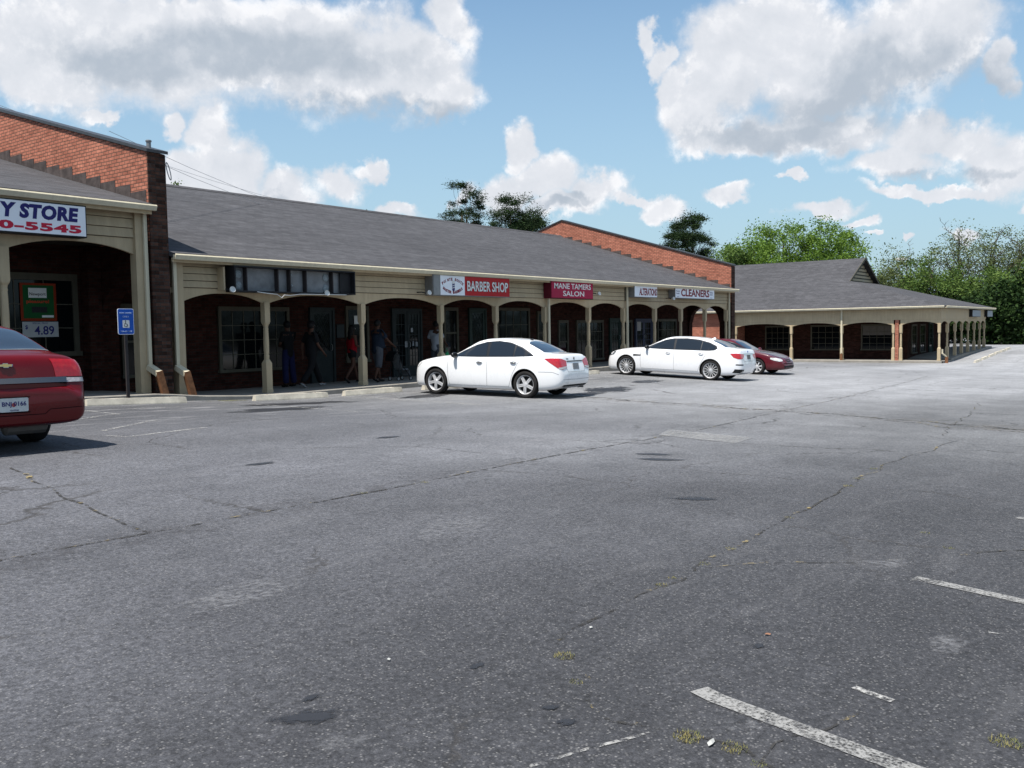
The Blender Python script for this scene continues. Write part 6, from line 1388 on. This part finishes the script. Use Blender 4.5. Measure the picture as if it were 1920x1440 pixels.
walk = dict(hip_l=(.02, .09, .90), hip_r=(-.02, -.09, .90), kn_l=(.20, .10, .52), kn_r=(-.10, -.10, .50), an_l=(.36, .10, .10), an_r=(-.40, -.10, .14), toe_l=(1, 0, .1), toe_r=(1, 0, -.5), el_l=(-.12, .23, 1.13), wr_l=(-.10, .24, .88), el_r=(.05, -.23, 1.13), wr_r=(.22, -.24, .93))
person('person in dark top and blue jeans standing with back to the grid window', 16.40, 20.0, R(95), stand(kn_r=(.0, -.13, .5), an_r=(-.02, -.16, .085), el_l=(.06, .22, 1.14), wr_l=(.22, .10, 1.12), el_r=(.06, -.22, 1.14), wr_r=(.22, -.10, 1.10)), BLKC, JEAN, SHOEB, scale=1.05)
person('person dressed all in black with a cap striding right past the lattice door', 16.62, 19.3, R(-4), stand(**walk), BLKC, BLKC, SHOEW, hat=BLKC, scale=1.03, bulk=1.12)
person('woman in red top and dark shorts with long black hair walking behind the post', 18.55, 19.75, R(-8), stand(kn_l=(.14, .09, .52), an_l=(.26, .09, .10), kn_r=(-.04, -.09, .52), an_r=(-.30, -.09, .16), hip_l=(.01, .08, .90), hip_r=(-.01, -.08, .90), toe_r=(1, 0, -.8), el_l=(.0, .20, 1.12), wr_l=(.18, .20, 1.08), el_r=(.02, -.20, 1.12), wr_r=(.2, -.2, 1.10)), REDC, BLKC, SHOEB, female=True, shorts=True, hair='long', bare_arms=True, scale=.97)
person('heavy person in dark shirt and long grey shorts pushing the stroller', 19.15, 19.3, R(-6), stand(kn_l=(.10, .10, .5), an_l=(.14, .10, .085), kn_r=(-.05, -.11, .48), an_r=(-.2, -.11, .12), toe_r=(1, 0, -.4), el_l=(.16, .25, 1.18), wr_l=(.40, .20, 1.03), el_r=(.16, -.25, 1.18), wr_r=(.40, -.20, 1.03)), NAVC, GRYC, SHOEB, long_shorts=True, scale=1.06, bulk=1.2)
person('person in white shirt half hidden by the post left of the nearer white car', 22.55, 20.0, R(10), stand(el_l=(-.05, .26, 1.12), wr_l=(.10, .28, .95), el_r=(.04, -.26, 1.15), wr_r=(.22, -.24, 1.02)), WHTC, GRYC, SHOEW, scale=1.04)
bg_ = thing('plastic_bag', 'small bright green bag held by the person in white', 'bag', (22.78, 19.72, sag(22)+.62))
bm = bmesh.new(); bmesh.ops.create_icosphere(bm, subdivisions=3, radius=1, matrix=Matrix.Diagonal((.10, .05, .17, 1)))
for v in bm.verts: v.co += Vector([noise.noise(v.co*14+Vector((k*7, 0, 0)))*.03 for k in range(3)]); v.co.x *= 1+max(0, -v.co.z)*2
obj('bag_body', bm, plain('green_plastic', (.02, .30, .12), .4, var=.1), bg_, smooth=True)
obj('handle', tube(bmesh.new(), [(-.05, 0, .13), (-.02, 0, .28), (.02, 0, .28), (.05, 0, .13)], .008, 5), plain('green_strap', (.02, .25, .10), .5), bg_)
# stroller
st_ = thing('stroller', 'small folding stroller with grey seat in front of the person in long shorts', 'stroller', (19.98, 19.25, sag(20)), R(-6))
for s_ in (-.2, .2):
    obj('side_frame', tube(bmesh.new(), [(-.42, s_, 1.04), (-.34, s_, 1.06), (.0, s_, .45), (.30, s_, .09)], .012, 6), BLACK, st_)
    obj('rear_leg', tube(bmesh.new(), [(-.12, s_, .66), (-.18, s_, .09)], .011, 6), BLACK, st_)
    for x_ in (-.18, .30):
        w0 = obj('wheel', lathe(bmesh.new(), [(.05, -.012), (.068, -.012), (.07, 0), (.068, .012), (.05, .012)], 16, T=Matrix.Translation((x_, s_, .07)) @ Matrix.Rotation(R(90), 4, 'X'), close=True), TYRE, st_, smooth=True)
        obj('hub', lathe(bmesh.new(), [(.05, -.006), (.05, .006)], 12, T=Matrix.Translation((x_, s_, .07)) @ Matrix.Rotation(R(90), 4, 'X')), GREYM, w0)
bm = bmesh.new(); prof_ = [(-.16, .80), (-.12, .72), (-.02, .40), (.02, .34), (.22, .36), (.26, .30), (.30, .16)]
for (a, b), (c_, d_) in zip(prof_[:-1], prof_[1:]): prism(bm, [(a, b), (c_, d_), (c_+.015, d_-.02), (a+.015, b-.02)], 'y', -.185, .185)
obj('fabric_seat', bm, plain('grey_stroller_fabric', (.16, .17, .18), .9, var=.2), st_)
bm = bmesh.new()
for k in range(6):
    a0, a1 = R(60+k*22), R(60+(k+1)*22); prism(bm, [(-.12+.24*math.cos(a0), .66+.24*math.sin(a0)), (-.12+.24*math.cos(a1), .66+.24*math.sin(a1)), (-.12+.225*math.cos(a1), .66+.225*math.sin(a1)), (-.12+.225*math.cos(a0), .66+.225*math.sin(a0))], 'y', -.19, .19)
obj('canopy', bm, BLKC, st_)
obj('push_bar', tube(bmesh.new(), [(-.42, -.2, 1.04), (-.42, .2, 1.04)], .015, 6), BLKP, st_)
